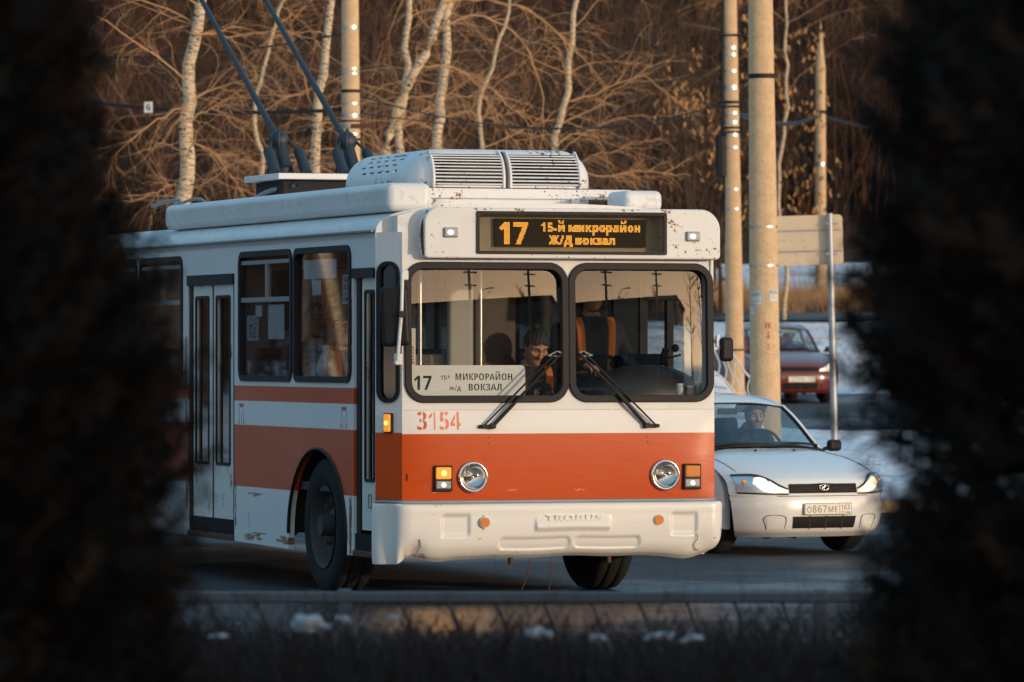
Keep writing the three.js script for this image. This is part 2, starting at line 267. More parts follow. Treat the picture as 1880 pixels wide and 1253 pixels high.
{
  const b1 = ground(3.1, 65);
  const big = roundPole('lamp_post', 'thick pale concrete lamp post with paper notices behind the white car', 'lamp post', 1407, 65, 9.5, 0.20, 0.125, { lean: 0.012, bands: bandsAt(65, b1, [[417, 0.022, 1], [488, 0.02, 1], [140, 0.06, 0]]) });
  new MB().rbox(0.05, 0.19, 0.02, 0.02, -0.045, yAt(28, 65) - b1 + 0.3, 0.122).build('cable_hole', M.under, big);
  // paper notices bent round the post
  const notice = (seed, redInk) => canvasTex(128, 128, (c, w, h) => {
    const r = rnd(seed); c.fillStyle = '#d9d4c8'; c.fillRect(0, 0, w, h); c.strokeStyle = '#555'; c.lineWidth = 5; c.strokeRect(8, 8, w - 16, h - 16);
    c.fillStyle = '#3a3a3a'; for (let k = 0; k < 7; k++) { const y = 20 + k * 13; let x = 16; while (x < 105) { const l = 5 + r() * 14; c.fillRect(x, y, Math.min(l, 112 - x), k < 2 ? 8 : 4); x += l + 3; } }
  });
  const stick = (name, label, py, h, ang, wid, mat) => { const y = yAt(py, 65) - b1 + 0.3, rr = mix(0.20, 0.125, y / 9.8) + 0.004; const m = put(name, new THREE.CylinderGeometry(rr, rr + 0.001, h, 12, 1, true, ang - wid / 2, wid).translate(0, y, 0), mat, big); m.userData.label = label; };
  const nm = (s) => std('printed notice', { map: notice(s), roughness: 0.9 });
  stick('notice', 'upper left paper notice on the post', 548, 0.19, -0.62, 1.0, nm(3)); stick('notice', 'right paper notice on the post', 543, 0.17, 0.72, 0.9, nm(4)); stick('notice', 'small lower paper notice', 566, 0.17, -1.0, 0.6, nm(6));
  const graf = std('red spray paint', { transparent: true, roughness: 0.8, map: (() => { const t = canvasTex(128, 256, (c) => { c.clearRect(0, 0, 128, 256); c.strokeStyle = '#c2452e'; c.lineWidth = 7; c.font = 'bold 62px sans-serif'; c.fillStyle = '#c2452e'; c.globalAlpha = 0.8; c.fillText('ЕК', 22, 60); c.beginPath(); c.moveTo(64, 80); c.lineTo(60, 150); c.moveTo(44, 128); c.lineTo(60, 150); c.lineTo(76, 126); c.moveTo(60, 190); c.lineTo(60, 215); c.moveTo(46, 236); c.lineTo(80, 228); c.stroke(); }); return t; })() });
  stick('graffiti', 'red sprayed marks', 618, 0.38, 0.22, 0.8, graf);

  const b2 = ground(3.8, 88);
  const mid = roundPole('utility_pole', 'slender concrete pole with shiny steel bands and a dark lamp box', 'pole', 1351, 88, 12, 0.165, 0.085, { lean: 0.014, bands: bandsAt(88, b2, [[85, 0.05, 1], [98, 0.04, 1], [128, 0.04, 1], [158, 0.07, 1], [185, 0.05, 0], [205, 0.04, 1], [222, 0.05, 1], [232, 0.04, 0], [245, 0.05, 1], [268, 0.03, 1], [345, 0.025, 1], [381, 0.025, 1], [640, 0.03, 0]]) });
  const lx = -0.20, ly = yAt(300, 88) - b2 + 0.3;
  new MB().rbox(0.16, 0.75, 0.26, 0.05, lx, ly + 0.15, 0).bar(V(lx, ly + 0.4, 0), V(0, ly + 0.4, 0), 0.03).build('lamp_box', M.plastic, mid);
  for (const py of [62, 193, 240]) new MB().rbox(0.5, 0.035, 0.05, 0.01, 0.02, yAt(py, 88) - b2 + 0.3, 0.12).build('cross_bracket', M.plastic, mid);
  new MB().tube([V(-0.12, 3, 0.02), V(-0.15, 5.5, 0.05), V(-0.11, 8, 0.05), V(-0.16, 11.5, 0.02)], 0.03, 24, 6).build('cable', M.plastic, mid);
  const b3 = ground(-2.6, 80);
  const left = roundPole('utility_pole', 'pale concrete pole with glinting bands behind the trolleybus roof', 'pole', 647, 80, 12, 0.165, 0.1, { lean: 0.006, bands: bandsAt(80, b3, [[50, 0.05, 1], [126, 0.03, 1], [135, 0.03, 1], [167, 0.05, 0], [190, 0.03, 1], [212, 0.05, 1], [222, 0.03, 0], [231, 0.05, 1], [246, 0.03, 1], [256, 0.04, 0]]) });
  new MB().bar(V(0, yAt(232, 80) - b3 + 0.3, 0.15), V(0.34, yAt(230, 80) - b3 + 0.3, 0.15), 0.035).build('cross_bracket', M.rust, left);
  const b4 = ground(8.5, 150);
  const far = roundPole('utility_pole', 'distant concrete pole with pointed top beyond the far road', 'pole', 1507, 148, 6.6, 0.17, 0.14, { bands: bandsAt(148, b4, [[296, 0.1, 1], [200, 0.1, 0]]) });
  put('tip', new THREE.ConeGeometry(0.14, 1.4, 16).translate(0, 7.6, 0), M.concrete, far);
  roundPole('sign_post', 'thin grey post seen through the right conifer', 'post', 1665, 92, 2.6, 0.045, 0.045, { mat: M.galv });
}
// the back of a traffic sign
{
  const d = 69, g = thing('road_sign', 'back of a large road sign panel with ribs on a steel post', 'road sign', [at(1540, 0, d).x, ground(3.9, d) - 0.2, -d], 0.05), top = yAt(396, d) - g.position.y;
  const px = (x) => (x - 1540) / F * d, y0 = yAt(489, d) - g.position.y, y1 = yAt(396, d) - g.position.y, face = std('sign back', { color: rgb(0.66, 0.51, 0.34), map: T.grime, roughness: 0.6 });
  const tilt = wall(V(px(1408), 0, -0.08), 1, 0).multiply(new THREE.Matrix4().makeRotationZ(0.03));
  const W = px(1560) - px(1408);
  new MB().ext(roundRect(0, y0, W, y1 - 0.02, 0.05), 0.02, tilt, { bevel: 0.006 }).build('panel', face, g);
  for (const k of [0.27, 0.68]) new MB().add(new RoundedBoxGeometry(W - 0.02, 0.022, 0.024, 2, 0.008), tilt.clone().multiply(new THREE.Matrix4().setPosition(W / 2, mix(y0, y1, k), 0.033))).build('rib', M.galv, g);
  put('post', new THREE.CylinderGeometry(0.042, 0.048, top + 0.03, 16).translate(px(1533), (top + 0.03) / 2, 0.02), M.galv, g).rotation.z = 0.022;
  for (const k of [0.2, 0.8]) new MB().rbox(0.17, 0.03, 0.07, 0.008, px(1527), mix(y0, y1, k) + 0.03, 0.02).build('clamp', M.galv, g);
}
// ---------------------------------------------------------------- wavy railings in the background
function wavyFence(label, px0, px1, d, h, step, mat, o = {}) {
  const a = at(px0, 0, d).x, b = at(px1, 0, d).x, g = thing('wavy_railing', label, 'railing', [a, 0, -d], 0, 'railings in the background'), L = b - a, base = (x) => ground(a + x, d) - 0.05;
  const amp = 0.05, pts = []; for (let k = 0; k <= 6; k++) pts.push(V(Math.sin(k / 6 * PI * 2) * amp, k / 6 * h, 0));
  const geo = new MB().tube(pts, 0.012, 8, 5).geo();
  for (let x = step / 2; x < L; x += step) { const m = put('baluster', geo, mat, g); m.position.set(x, base(x) + 0.02, 0); }
  const rail = (y, r) => { const p = []; for (let k = 0; k <= 12; k++) p.push(V(L * k / 12, base(L * k / 12) + y, 0)); new MB().tube(p, r, 36, 6).build('rail', mat, g); };
  rail(h, 0.022); rail(0.08, 0.018);
  for (let x = 0; x <= L + 0.01; x += 2) new MB().box(0.05, h + 0.15, 0.05, x, base(x) + h / 2 + 0.06, 0).build('post', mat, g);
}
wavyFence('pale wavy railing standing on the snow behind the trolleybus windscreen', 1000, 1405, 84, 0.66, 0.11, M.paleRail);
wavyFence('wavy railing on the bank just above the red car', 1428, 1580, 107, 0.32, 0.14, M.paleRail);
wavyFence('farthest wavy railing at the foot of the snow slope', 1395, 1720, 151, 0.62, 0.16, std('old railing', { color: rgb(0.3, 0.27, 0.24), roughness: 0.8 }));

// ---------------------------------------------------------------- trees
const bark = canvasTex(512, 1024, (c, w, h) => {
  const r = rnd(9); c.fillStyle = '#d6cdbf'; c.fillRect(0, 0, w, h);
  for (let i = 0; i < 5200; i++) { const v = 170 + r() * 70; c.fillStyle = `rgba(${v},${v * 0.96},${v * 0.88},0.35)`; c.fillRect(r() * w, r() * h, 8 + r() * 60, 1 + r() * 5); }
  for (let i = 0; i < 260; i++) { const x = r() * w, y = r() * h, l = 8 + r() * 60; c.fillStyle = `rgba(40,32,26,${0.35 + r() * 0.55})`; c.beginPath(); c.ellipse(x, y, l, 1.5 + r() * 4, 0, 0, 7); c.fill(); }
  for (let i = 0; i < 34; i++) { const x = r() * w, y = r() * h, s = 10 + r() * 26; c.fillStyle = 'rgba(30,24,20,0.85)'; c.beginPath(); c.moveTo(x - s, y); c.quadraticCurveTo(x, y - s * 1.2, x + s, y); c.quadraticCurveTo(x, y + s * 0.5, x - s, y); c.fill(); }
}, true);
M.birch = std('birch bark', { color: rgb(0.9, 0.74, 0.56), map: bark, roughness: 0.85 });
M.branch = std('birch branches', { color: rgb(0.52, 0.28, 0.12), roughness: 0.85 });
M.twig = std('brown twigs', { color: rgb(0.06, 0.03, 0.016), roughness: 0.95 });
// Fast tapered tubes through points, with uv in metres.
class Tubes {
  constructor() { this.p = []; this.n = []; this.u = []; this.i = []; }
  add(pts, r0, r1, sides = 4, power = 1) {
    const N = pts.length, t = V(), a = V(), b = V(); let len = 0; const first = this.p.length / 3;
    for (let k = 0; k < N; k++) {
      t.copy(pts[Math.min(k + 1, N - 1)]).sub(pts[Math.max(k - 1, 0)]).normalize(); if (k) len += pts[k].distanceTo(pts[k - 1]);
      a.set(Math.abs(t.y) > 0.9 ? 1 : 0, Math.abs(t.y) > 0.9 ? 0 : 1, 0).cross(t).normalize(); b.copy(t).cross(a);
      const r = mix(r0, r1, Math.pow(k / (N - 1), power));
      for (let s = 0; s <= sides; s++) { const q = s / sides * 2 * PI, cx = Math.cos(q), sy = Math.sin(q), nx = a.x * cx + b.x * sy, ny = a.y * cx + b.y * sy, nz = a.z * cx + b.z * sy; this.p.push(pts[k].x + nx * r, pts[k].y + ny * r, pts[k].z + nz * r); this.n.push(nx, ny, nz); this.u.push(s / sides * 0.8, len * 0.55); }
    }
    for (let k = 0; k < N - 1; k++) for (let s = 0; s < sides; s++) { const o = first + k * (sides + 1) + s, q = o + sides + 1; this.i.push(o, o + 1, q, o + 1, q + 1, q); }
  }
  geo() { const g = new THREE.BufferGeometry(); g.setAttribute('position', new THREE.Float32BufferAttribute(this.p, 3)); g.setAttribute('normal', new THREE.Float32BufferAttribute(this.n, 3)); g.setAttribute('uv', new THREE.Float32BufferAttribute(this.u, 2)); g.setIndex(this.i); return g; }
}
function wander(r, from, dir, len, n, kink, droop) {
  const pts = [from.clone()], d = dir.clone().normalize();
  for (let k = 0; k < n; k++) { d.x += (r() - 0.5) * kink; d.y += (r() - 0.5) * kink - droop; d.z += (r() - 0.5) * kink; d.normalize(); pts.push(pts[k].clone().addScaledVector(d, len / n)); }
  return pts;
}
function twiggy(r, T2, pts, r0, o) {                                                               // a limb with side shoots and twigs
  T2.add(pts, r0, r0 * 0.22, 5);
  for (let j = 0; j < o.subs; j++) {
    const k = 1 + Math.floor(r() * (pts.length - 1)), d = pts[k].clone().sub(pts[k - 1]).normalize(); d.x += (r() - 0.5) * 1.5; d.y += (r() - 0.45) * 1.1; d.z += (r() - 0.5) * 1.5;
    const sub = wander(r, pts[k].clone().lerp(pts[k - 1], r()), d, o.len * (0.4 + r() * r() * 1.4), 6, 0.75, o.droop);
    T2.add(sub, r0 * (0.3 + r() * 0.25), r0 * 0.08, 4);
    for (let q = 0; q < o.twigs; q++) { const m = 1 + Math.floor(r() * 6), e = sub[m].clone().sub(sub[m - 1]).normalize(); e.x += (r() - 0.5) * 1.4; e.y += (r() - 0.5) * 1.1; e.z += (r() - 0.5) * 1.4; T2.add(wander(r, sub[m], e, o.len * (0.12 + r() * r() * 0.7), 4, 0.9, o.droop), r0 * (0.12 + r() * 0.12), r0 * 0.05, 3); }
  }
}
function birch(label, px, d, path, r0, o = {}) {                                                   // path: the trunk's course as [column, row] seen from the street
  const r = rnd(o.seed ?? Math.round(px * 7 + d)), top = path.map(([x, y]) => at(x, y, d)), foot = at(px, 0, d); foot.y = ground(foot.x, d) - 0.2;
  const g = thing('birch_tree', label, 'tree', [foot.x, foot.y, foot.z], 0, 'bare birches behind the trolleybus');
  const pts = new THREE.CatmullRomCurve3([V(0, 0, 0), ...top.map((p) => V(p.x - foot.x, p.y - foot.y, (r() - 0.5) * 0.5))]).getSpacedPoints(26);
  let sway = 0; for (let k = 2; k < 27; k++) { sway = sway * 0.8 + (r() - 0.5) * 0.12; pts[k].x += sway + (r() - 0.5) * 0.03; pts[k].z += (r() - 0.5) * 0.05; }
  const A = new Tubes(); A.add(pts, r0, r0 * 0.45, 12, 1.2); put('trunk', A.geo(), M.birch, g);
  const B = new Tubes(), H = pts[26].y;
  for (let k = 0; k < (o.limbs ?? 18); k++) {
    const q = 6 + Math.floor(r() * 20), az = o.az !== undefined ? o.az + (r() - 0.5) * 2.4 : r() * 6.28, up = 0.25 + r() * 0.7;
    twiggy(r, B, wander(r, pts[q], V(Math.cos(az), up, Math.sin(az)), 1.2 + r() * 2.8, 9, 0.42, 0.05 + r() * 0.09), r0 * (0.06 + r() * r() * 0.17), { subs: 8, twigs: 7, len: 1.0, droop: 0.08 });
  }
  for (const [limb, rr] of o.big ?? []) { const p = new THREE.CatmullRomCurve3(limb.map(([x, y, dz]) => { const w = at(x, y, d); return V(w.x - foot.x, w.y - foot.y, dz ?? 0); })).getSpacedPoints(18); for (const w of p) { w.x += (r() - 0.5) * 0.06; w.y += (r() - 0.5) * 0.06; } twiggy(r, B, p, rr * 0.5, { subs: 13, twigs: 8, len: 0.95, droop: 0.05 }); }
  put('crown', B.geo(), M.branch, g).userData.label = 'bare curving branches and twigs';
  return g;
}
birch('birch with a bent pale trunk left of the trolley poles', 320, 78, [[322, 430], [335, 320], [345, 240], [352, 150], [362, 60], [366, -40], [380, -160]], 0.145, { limbs: 12, big: [[[[346, 190], [300, 215], [240, 255], [195, 300]], 0.035], [[[352, 60, 0.3], [420, 66], [520, 60], [600, 80]], 0.03], [[[350, 220], [390, 200], [430, 190, 0.4]], 0.03], [[[332, 330], [290, 350], [240, 372]], 0.03], [[[345, 250], [400, 290], [440, 350]], 0.025]] });
birch('upright birch between the two trolley poles', 588, 82, [[588, 400], [588, 280], [586, 200], [596, 120], [606, 30], [618, -60], [624, -170]], 0.10, { limbs: 12, big: [[[[590, 240], [565, 170], [545, 110], [530, 20]], 0.03], [[[588, 160], [540, 175], [490, 200], [440, 240]], 0.025], [[[600, 60], [560, 60], [510, 68], [470, 90]], 0.02]] });
birch('leaning birch with a pale trunk rising above the roof housing', 690, 84, [[690, 400], [708, 280], [735, 200], [765, 130], [795, 60], [822, -10], [850, -120]], 0.115, { limbs: 14, big: [[[[800, 50], [870, 30], [940, 60], [985, 130], [998, 230], [990, 290]], 0.04], [[[815, 5], [900, 0], [990, 30], [1050, 90], [1110, 150]], 0.04], [[[770, 120], [850, 130], [930, 190], [970, 230], [975, 280]], 0.03], [[[745, 180], [800, 175], [880, 170], [940, 130]], 0.025], [[[720, 250], [780, 210], [860, 205], [905, 140]], 0.025], [[[700, 300], [690, 250], [660, 215]], 0.02]] });
birch('straight birch behind the roof housing', 795, 90, [[795, 400], [800, 260], [806, 180], [812, 90], [822, 0], [826, -120]], 0.12, { limbs: 16, big: [[[[803, 220], [850, 205], [900, 215], [960, 205]], 0.03], [[[810, 110], [870, 150], [930, 240], [962, 270]], 0.035]] });
birch('slim birch left of the leaning birch', 748, 96, [[746, 400], [744, 250], [742, 150], [744, 40], [742, -80]], 0.1, { limbs: 12 });
birch('twin birch stem right behind the louvred housing', 1003, 95, [[1003, 400], [1012, 260], [1030, 180], [1045, 90], [1060, 10], [1066, -90]], 0.085, { limbs: 16, big: [[[[1030, 190], [1100, 170], [1180, 140], [1230, 175], [1262, 205]], 0.035], [[[1020, 230], [1090, 200], [1150, 150], [1205, 130]], 0.03], [[[1010, 300], [1100, 322], [1180, 315], [1270, 322]], 0.045], [[[1015, 290], [1090, 235], [1160, 215], [1235, 212]], 0.028], [[[1006, 330], [1080, 290], [1150, 270], [1190, 255]], 0.028]] });
birch('thin birch stem between the housing and the leaning birch', 890, 104, [[889, 400], [888, 280], [890, 180], [925, 60], [950, -60]], 0.06, { limbs: 14 });
birch('birch behind the trolley pole bases', 470, 104, [[470, 420], [476, 320], [468, 200], [500, 80], [540, -60]], 0.06, { limbs: 16 });
birch('birch behind the thick lamp post', 1440, 128, [[1440, 480], [1436, 320], [1448, 200], [1440, 60], [1446, -60]], 0.06, { limbs: 16 });
// birches left of the street, which the side windows mirror
[[-28, 74], [-33, 82], [-38, 78], [-42, 92], [-36, 98], [-48, 88]].forEach(([x, d], i) => { const px = 940 + x / d * F; birch(['first', 'second', 'third', 'fourth', 'fifth', 'sixth'][i] + ' birch of the row left of the picture, mirrored in the side windows', px, d, [[px + 20, 300], [px - 10, 0], [px + 25, -400]], 0.14, { limbs: 8, seed: 90 + i }); });

// the thicket on the hillside and dry leaves that still hang in it
{
  const r = rnd(77), mats = [M.twig, std('reddish twigs', { color: rgb(0.09, 0.038, 0.017), roughness: 0.95 }), std('grey twigs', { color: rgb(0.065, 0.04, 0.025), roughness: 0.95 })];
  for (let v = 0; v < 3; v++) {
    const B = new Tubes();
    for (let s = 0; s < 7; s++) { const stem = wander(r, V((r() - 0.5) * 0.8, -0.2, (r() - 0.5) * 0.8), V((r() - 0.5) * 0.7, 1, (r() - 0.5) * 0.7), 3.4 + r() * 2, 8, 0.25, -0.02); twiggy(r, B, stem, 0.03 + r() * 0.02, { subs: 7, twigs: 5, len: 0.9, droop: 0.0 }); }
    const N = 800, im = new THREE.InstancedMesh(B.geo(), mats[v], N), m = new THREE.Matrix4(), c = new THREE.Color(), q = new THREE.Quaternion();
    for (let i = 0; i < N; i++) {
      const side = i >= 620, d = side ? 58 + r() * 60 : 112 + Math.pow(r(), 0.8) * 115, wide = 0.125 * d + 4, x = side ? -24 - r() * 62 : r() < 0.8 ? (r() * 2 - 1) * wide : -wide - r() * 55;
      if (x > -2 && d < 172 && x > 0.037 * d) { im.setMatrixAt(i, m.makeScale(0.0001, 0.0001, 0.0001).setPosition(x, ground(x, 190) - 1, -190)); continue; }
      const s = 0.8 + r() * 0.9; q.setFromEuler(new THREE.Euler((r() - 0.5) * 0.2, r() * 6.28, (r() - 0.5) * 0.2)); m.compose(V(x, ground(x, d), -d), q, V(s, s * (0.9 + r() * 0.4), s)); im.setMatrixAt(i, m); const k = 0.6 + r() * 0.7; im.setColorAt(i, c.setRGB(k, k, k));
    }
    im.name = 'brushwood' + (v ? '_00' + v : ''); im.castShadow = im.receiveShadow = true; scene.add(tag(im, ['dark brown', 'reddish brown', 'grey brown'][v] + ' tangled brushwood on the wooded hillside', null, null, 'stuff'));
  }
  const leaf = new THREE.PlaneGeometry(0.06, 0.13); leaf.rotateX(0.4);
  const N = 650, im = new THREE.InstancedMesh(leaf, std('dry leaves', { color: rgb(0.3, 0.16, 0.06), roughness: 0.9, side: THREE.DoubleSide }), N), m = new THREE.Matrix4(), c = new THREE.Color();
  for (let i = 0; i < N; i++) { const k = Math.floor(r() * 26), rr = rnd(k + 500), cx = 1240 + rr() * 280, cy = 40 + rr() * 330, d = 118 + rr() * 20, p = at(cx + (r() - 0.5) * 80, cy + (r() - 0.5) * 90, d + (r() - 0.5) * 2); m.makeRotationFromEuler(new THREE.Euler((r() - 0.5) * 1, r() * 6, (r() - 0.5) * 1)).setPosition(p); im.setMatrixAt(i, m); const b = 0.5 + r(); im.setColorAt(i, c.setRGB(b, b * 0.95, b * 0.9)); }
  im.name = 'dry_leaves'; im.castShadow = im.receiveShadow = true; scene.add(tag(im, 'clusters of dry orange leaves hanging in the thicket', null, null, 'stuff'));
}
// overhead cables
// bare trees and wires behind the camera, mirrored in the windscreen
[[55, 22, 12], [50, 15, 10], [60, 16, 14], [33, 30, 9], [57, 10, 13], [47, 26, 11], [39, 24, 8.5]].forEach(([x, z, h], i) => {
  const r = rnd(700 + i), g = thing('bare_tree', ['second', 'fourth', 'tallest', 'leftmost', 'rightmost', 'third', 'smallest'][i] + ' bare tree by the street behind the camera', 'tree', [x, 0, z], 0, 'bare trees behind the camera'), pts = wander(r, V(0, -0.1, 0), V(0, 1, 0), h, 12, 0.08, 0), A = new Tubes(), B = new Tubes();
  A.add(pts, 0.16, 0.05, 8); put('trunk', A.geo(), M.twig, g);
  for (let k = 0; k < 26; k++) { const q = 4 + Math.floor(r() * 8), az = r() * 6.28; twiggy(r, B, wander(r, pts[q], V(Math.cos(az), 0.8, Math.sin(az)), 1.5 + r() * 1.5, 7, 0.3, 0), 0.05, { subs: 6, twigs: 4, len: 0.8, droop: 0 }); } put('crown', B.geo(), M.twig, g);
});
function cable(label, a, b, sag, r) { const p = []; for (let k = 0; k <= 10; k++) { const t = k / 10; p.push(a.clone().lerp(b, t).add(V(0, -sag * 4 * t * (1 - t), 0))); } tag(new MB().tube(p, r, 30, 5).build('overhead_cable', M.plastic), label, 'cable', 'cables strung between the poles'); }
cable('thick dark cable crossing behind the trolley poles', at(60, 172, 80), at(647, 200, 80), 0.15, 0.03);
cable('cable running from the left pole to the slender pole', at(647, 172, 80), at(1345, 186, 88), 0.5, 0.012);
cable('lower cable between the left pole and the slender pole', at(647, 205, 80), at(1345, 212, 88), 0.25, 0.01);
cable('bundle of dark cables between the slender pole and the distant pole', at(1345, 205, 88), at(1507, 209, 148), 0.25, 0.045);
cable('dark cable leading from the distant pole to the right', at(1507, 212, 148), at(1800, 214, 150), 0.4, 0.05);
cable('upper cable between the left pole and the far left', at(-200, 60, 84), at(647, 58, 80), 0.4, 0.015);
cable('upper street wire behind the camera', V(37, 8.6, 13), V(60, 9.2, 34), 0.5, 0.03); cable('lower street wire behind the camera', V(37, 7.2, 13), V(60, 7.8, 34), 0.7, 0.03); cable('wire crossing the street behind the camera', V(37, 8.0, 13), V(12, 9, 26), 0.6, 0.03);
{
  const p = at(272, 197, 79), g = thing('number_plate', 'small white plate with the figure 6 hanging from the dark cable', 'plate', [p.x, p.y, p.z]);
  new MB().rbox(0.13, 0.17, 0.012, 0.004, 0, 0, 0).build('plate', std('plate six', { roughness: 0.6, map: canvasTex(64, 84, (c) => { c.fillStyle = '#e6e2d8'; c.fillRect(0, 0, 64, 84); c.fillStyle = '#222'; c.font = 'bold 66px sans-serif'; c.fillText('6', 12, 66); }) }), g, (x, y) => [(x + 0.065) / 0.13, (y + 0.085) / 0.17]);
  new MB().bar(V(0, 0.08, -0.01), V(0, 0.3, -0.05), 0.008).bar(V(0, -0.08, 0), V(0.05, -0.5, 0), 0.006).build('hanger', M.plastic, g);
}

// ---------------------------------------------------------------- the trolleybus: own x to the right of the picture, own z forward, origin on the road under the middle of its front
const BUS_TURN = 19 * PI / 180, busAt = V(0.275, 0.014, -36.7);
const bus = thing('trolleybus', 'white trolleybus with orange band, route 17 display and raised trolley poles', 'trolleybus', busAt.toArray(), BUS_TURN);
const busWorld = (x, y, z) => V(x, y, z).applyAxisAngle(V(0, 1, 0), BUS_TURN).add(busAt);
const inBus = (name, label, category, x, y, z, turn = 0, group) => thing(name, label, category, busWorld(x, y, z).toArray(), BUS_TURN + turn, group);
const ORANGE = '#c04806', WHITE = '#dadbd9';
const speckle = (c, x0, y0, w, h, n, r, colors, a = 0.3, big = 1) => { for (let i = 0; i < n; i++) { c.fillStyle = colors[Math.floor(r() * colors.length)]; c.globalAlpha = a * (0.3 + r() * 0.7); c.beginPath(); c.ellipse(x0 + r() * w, y0 + r() * h, (0.5 + r() * 2.5) * big, (0.5 + r() * 2) * big, 0, 0, 7); c.fill(); } c.globalAlpha = 1; };
const RUSTS = ['#6b3d1e', '#8a5428', '#4a2c18', '#9c6a3a'];
const rustPatch = (c, x, y, w, h, r, n = 60) => { for (let i = 0; i < n; i++) { c.fillStyle = RUSTS[Math.floor(r() * 4)]; c.globalAlpha = 0.25 + r() * 0.5; c.beginPath(); c.ellipse(x + (r() - 0.5) * w, y + (r() - 0.5) * h, 1 + r() * w * 0.14, 1 + r() * h * 0.14, 0, 0, 7); c.fill(); } c.globalAlpha = 1; };
const stencilText = (c, text, x, y, size, color, bg, bold = true, squeeze = 0.82, gap = 0.055) => {
  c.save(); c.translate(x, y); c.scale(squeeze, 1); c.font = (bold ? 'bold ' : '') + size + 'px sans-serif'; c.fillStyle = color; let dx = 0;
  for (const ch of text) { c.fillStyle = color; c.fillText(ch, dx, 0); const w = c.measureText(ch).width; if (gap && ch.trim()) { c.fillStyle = bg; c.fillRect(dx + w * 0.52 - size * gap / 2, -size * 0.95, size * gap, size * 1.1); } dx += w * 1.04; }
  c.restore();
};
const sideTex = canvasTex(2048, 420, (c, w, h) => {
  const X = (z) => (z + 12) / 12 * w, Y = (y) => h - (y - 0.3) / 2.4 * h, r = rnd(31);
  c.fillStyle = WHITE; c.fillRect(0, 0, w, h);
  c.fillStyle = ORANGE; c.fillRect(0, Y(1.512), w, Y(1.398) - Y(1.512)); c.fillRect(0, Y(1.211), w, Y(0.739) - Y(1.211));
  c.strokeStyle = '#a84a30'; c.fillStyle = '#a84a30'; c.lineWidth = 1.5;
  for (const z of [-1.0, -3.68, -6.1]) { c.beginPath(); c.moveTo(X(z), Y(1.24)); c.lineTo(X(z), Y(1.37)); c.lineTo(X(z) + 21, Y(1.37)); c.lineTo(X(z) + 21, Y(1.24)); c.moveTo(X(z) + 11, Y(1.22)); c.lineTo(X(z) + 11, Y(1.3)); c.stroke(); c.fillRect(X(z) + 3, Y(1.37), 15, 4); c.fillRect(X(z) - 2, Y(1.25), 4, 5); c.fillRect(X(z) + 19, Y(1.25), 4, 5); }
  c.fillStyle = '#d8d5cc'; c.font = 'bold 34px sans-serif'; c.fillText('И', X(-6.7), Y(1.0)); c.fillText('И', X(-7.05), Y(1.0));
  speckle(c, 0, 0, w, h, 900, r, ['#8b8578', '#b8b2a4', '#6d675c', '#a59c8a'], 0.22);
  for (let i = 0; i < 70; i++) { c.strokeStyle = '#7a746a'; c.globalAlpha = 0.15 + r() * 0.2; c.lineWidth = 0.7; const x = r() * w, y = Y(0.75) + r() * 70; c.beginPath(); c.moveTo(x, y); c.lineTo(x + (r() - 0.5) * 30, y + (r() - 0.5) * 22); c.stroke(); } c.globalAlpha = 1;
  for (const [z, y, ww, hh, n] of [[-0.78, 0.52, 9, 70, 90], [-0.76, 1.9, 5, 90, 30], [-3.78, 0.6, 6, 60, 40], [-5.2, 0.9, 10, 130, 110], [-5.22, 1.6, 6, 90, 60], [-2.45, 0.36, 60, 8, 50], [-3.3, 0.36, 70, 8, 40], [-3.2, 0.68, 26, 4, 14]]) rustPatch(c, X(z), Y(y), ww, hh, r, n);
  c.strokeStyle = '#4f4a44'; c.globalAlpha = 0.8; c.lineWidth = 1.6; c.beginPath(); c.moveTo(X(-3.45), Y(0.69)); c.lineTo(X(-3.05), Y(0.69)); c.moveTo(X(-3.42), Y(0.55)); c.lineTo(X(-3.4), Y(0.42)); c.moveTo(X(-3.3), Y(0.39)); c.lineTo(X(-2.95), Y(0.39)); c.stroke(); c.globalAlpha = 1;
});
const cornerTex = canvasTex(64, 512, (c, w, h) => { const Y = (y) => h - (y - 0.7) / 1.8 * h, r = rnd(4); c.fillStyle = WHITE; c.fillRect(0, 0, w, h); c.fillStyle = ORANGE; c.fillRect(0, Y(1.2), w, h); speckle(c, 0, 0, w, h, 60, r, ['#8b8578', '#6d675c'], 0.25); rustPatch(c, 30, Y(0.73), 60, 5, r, 30); });
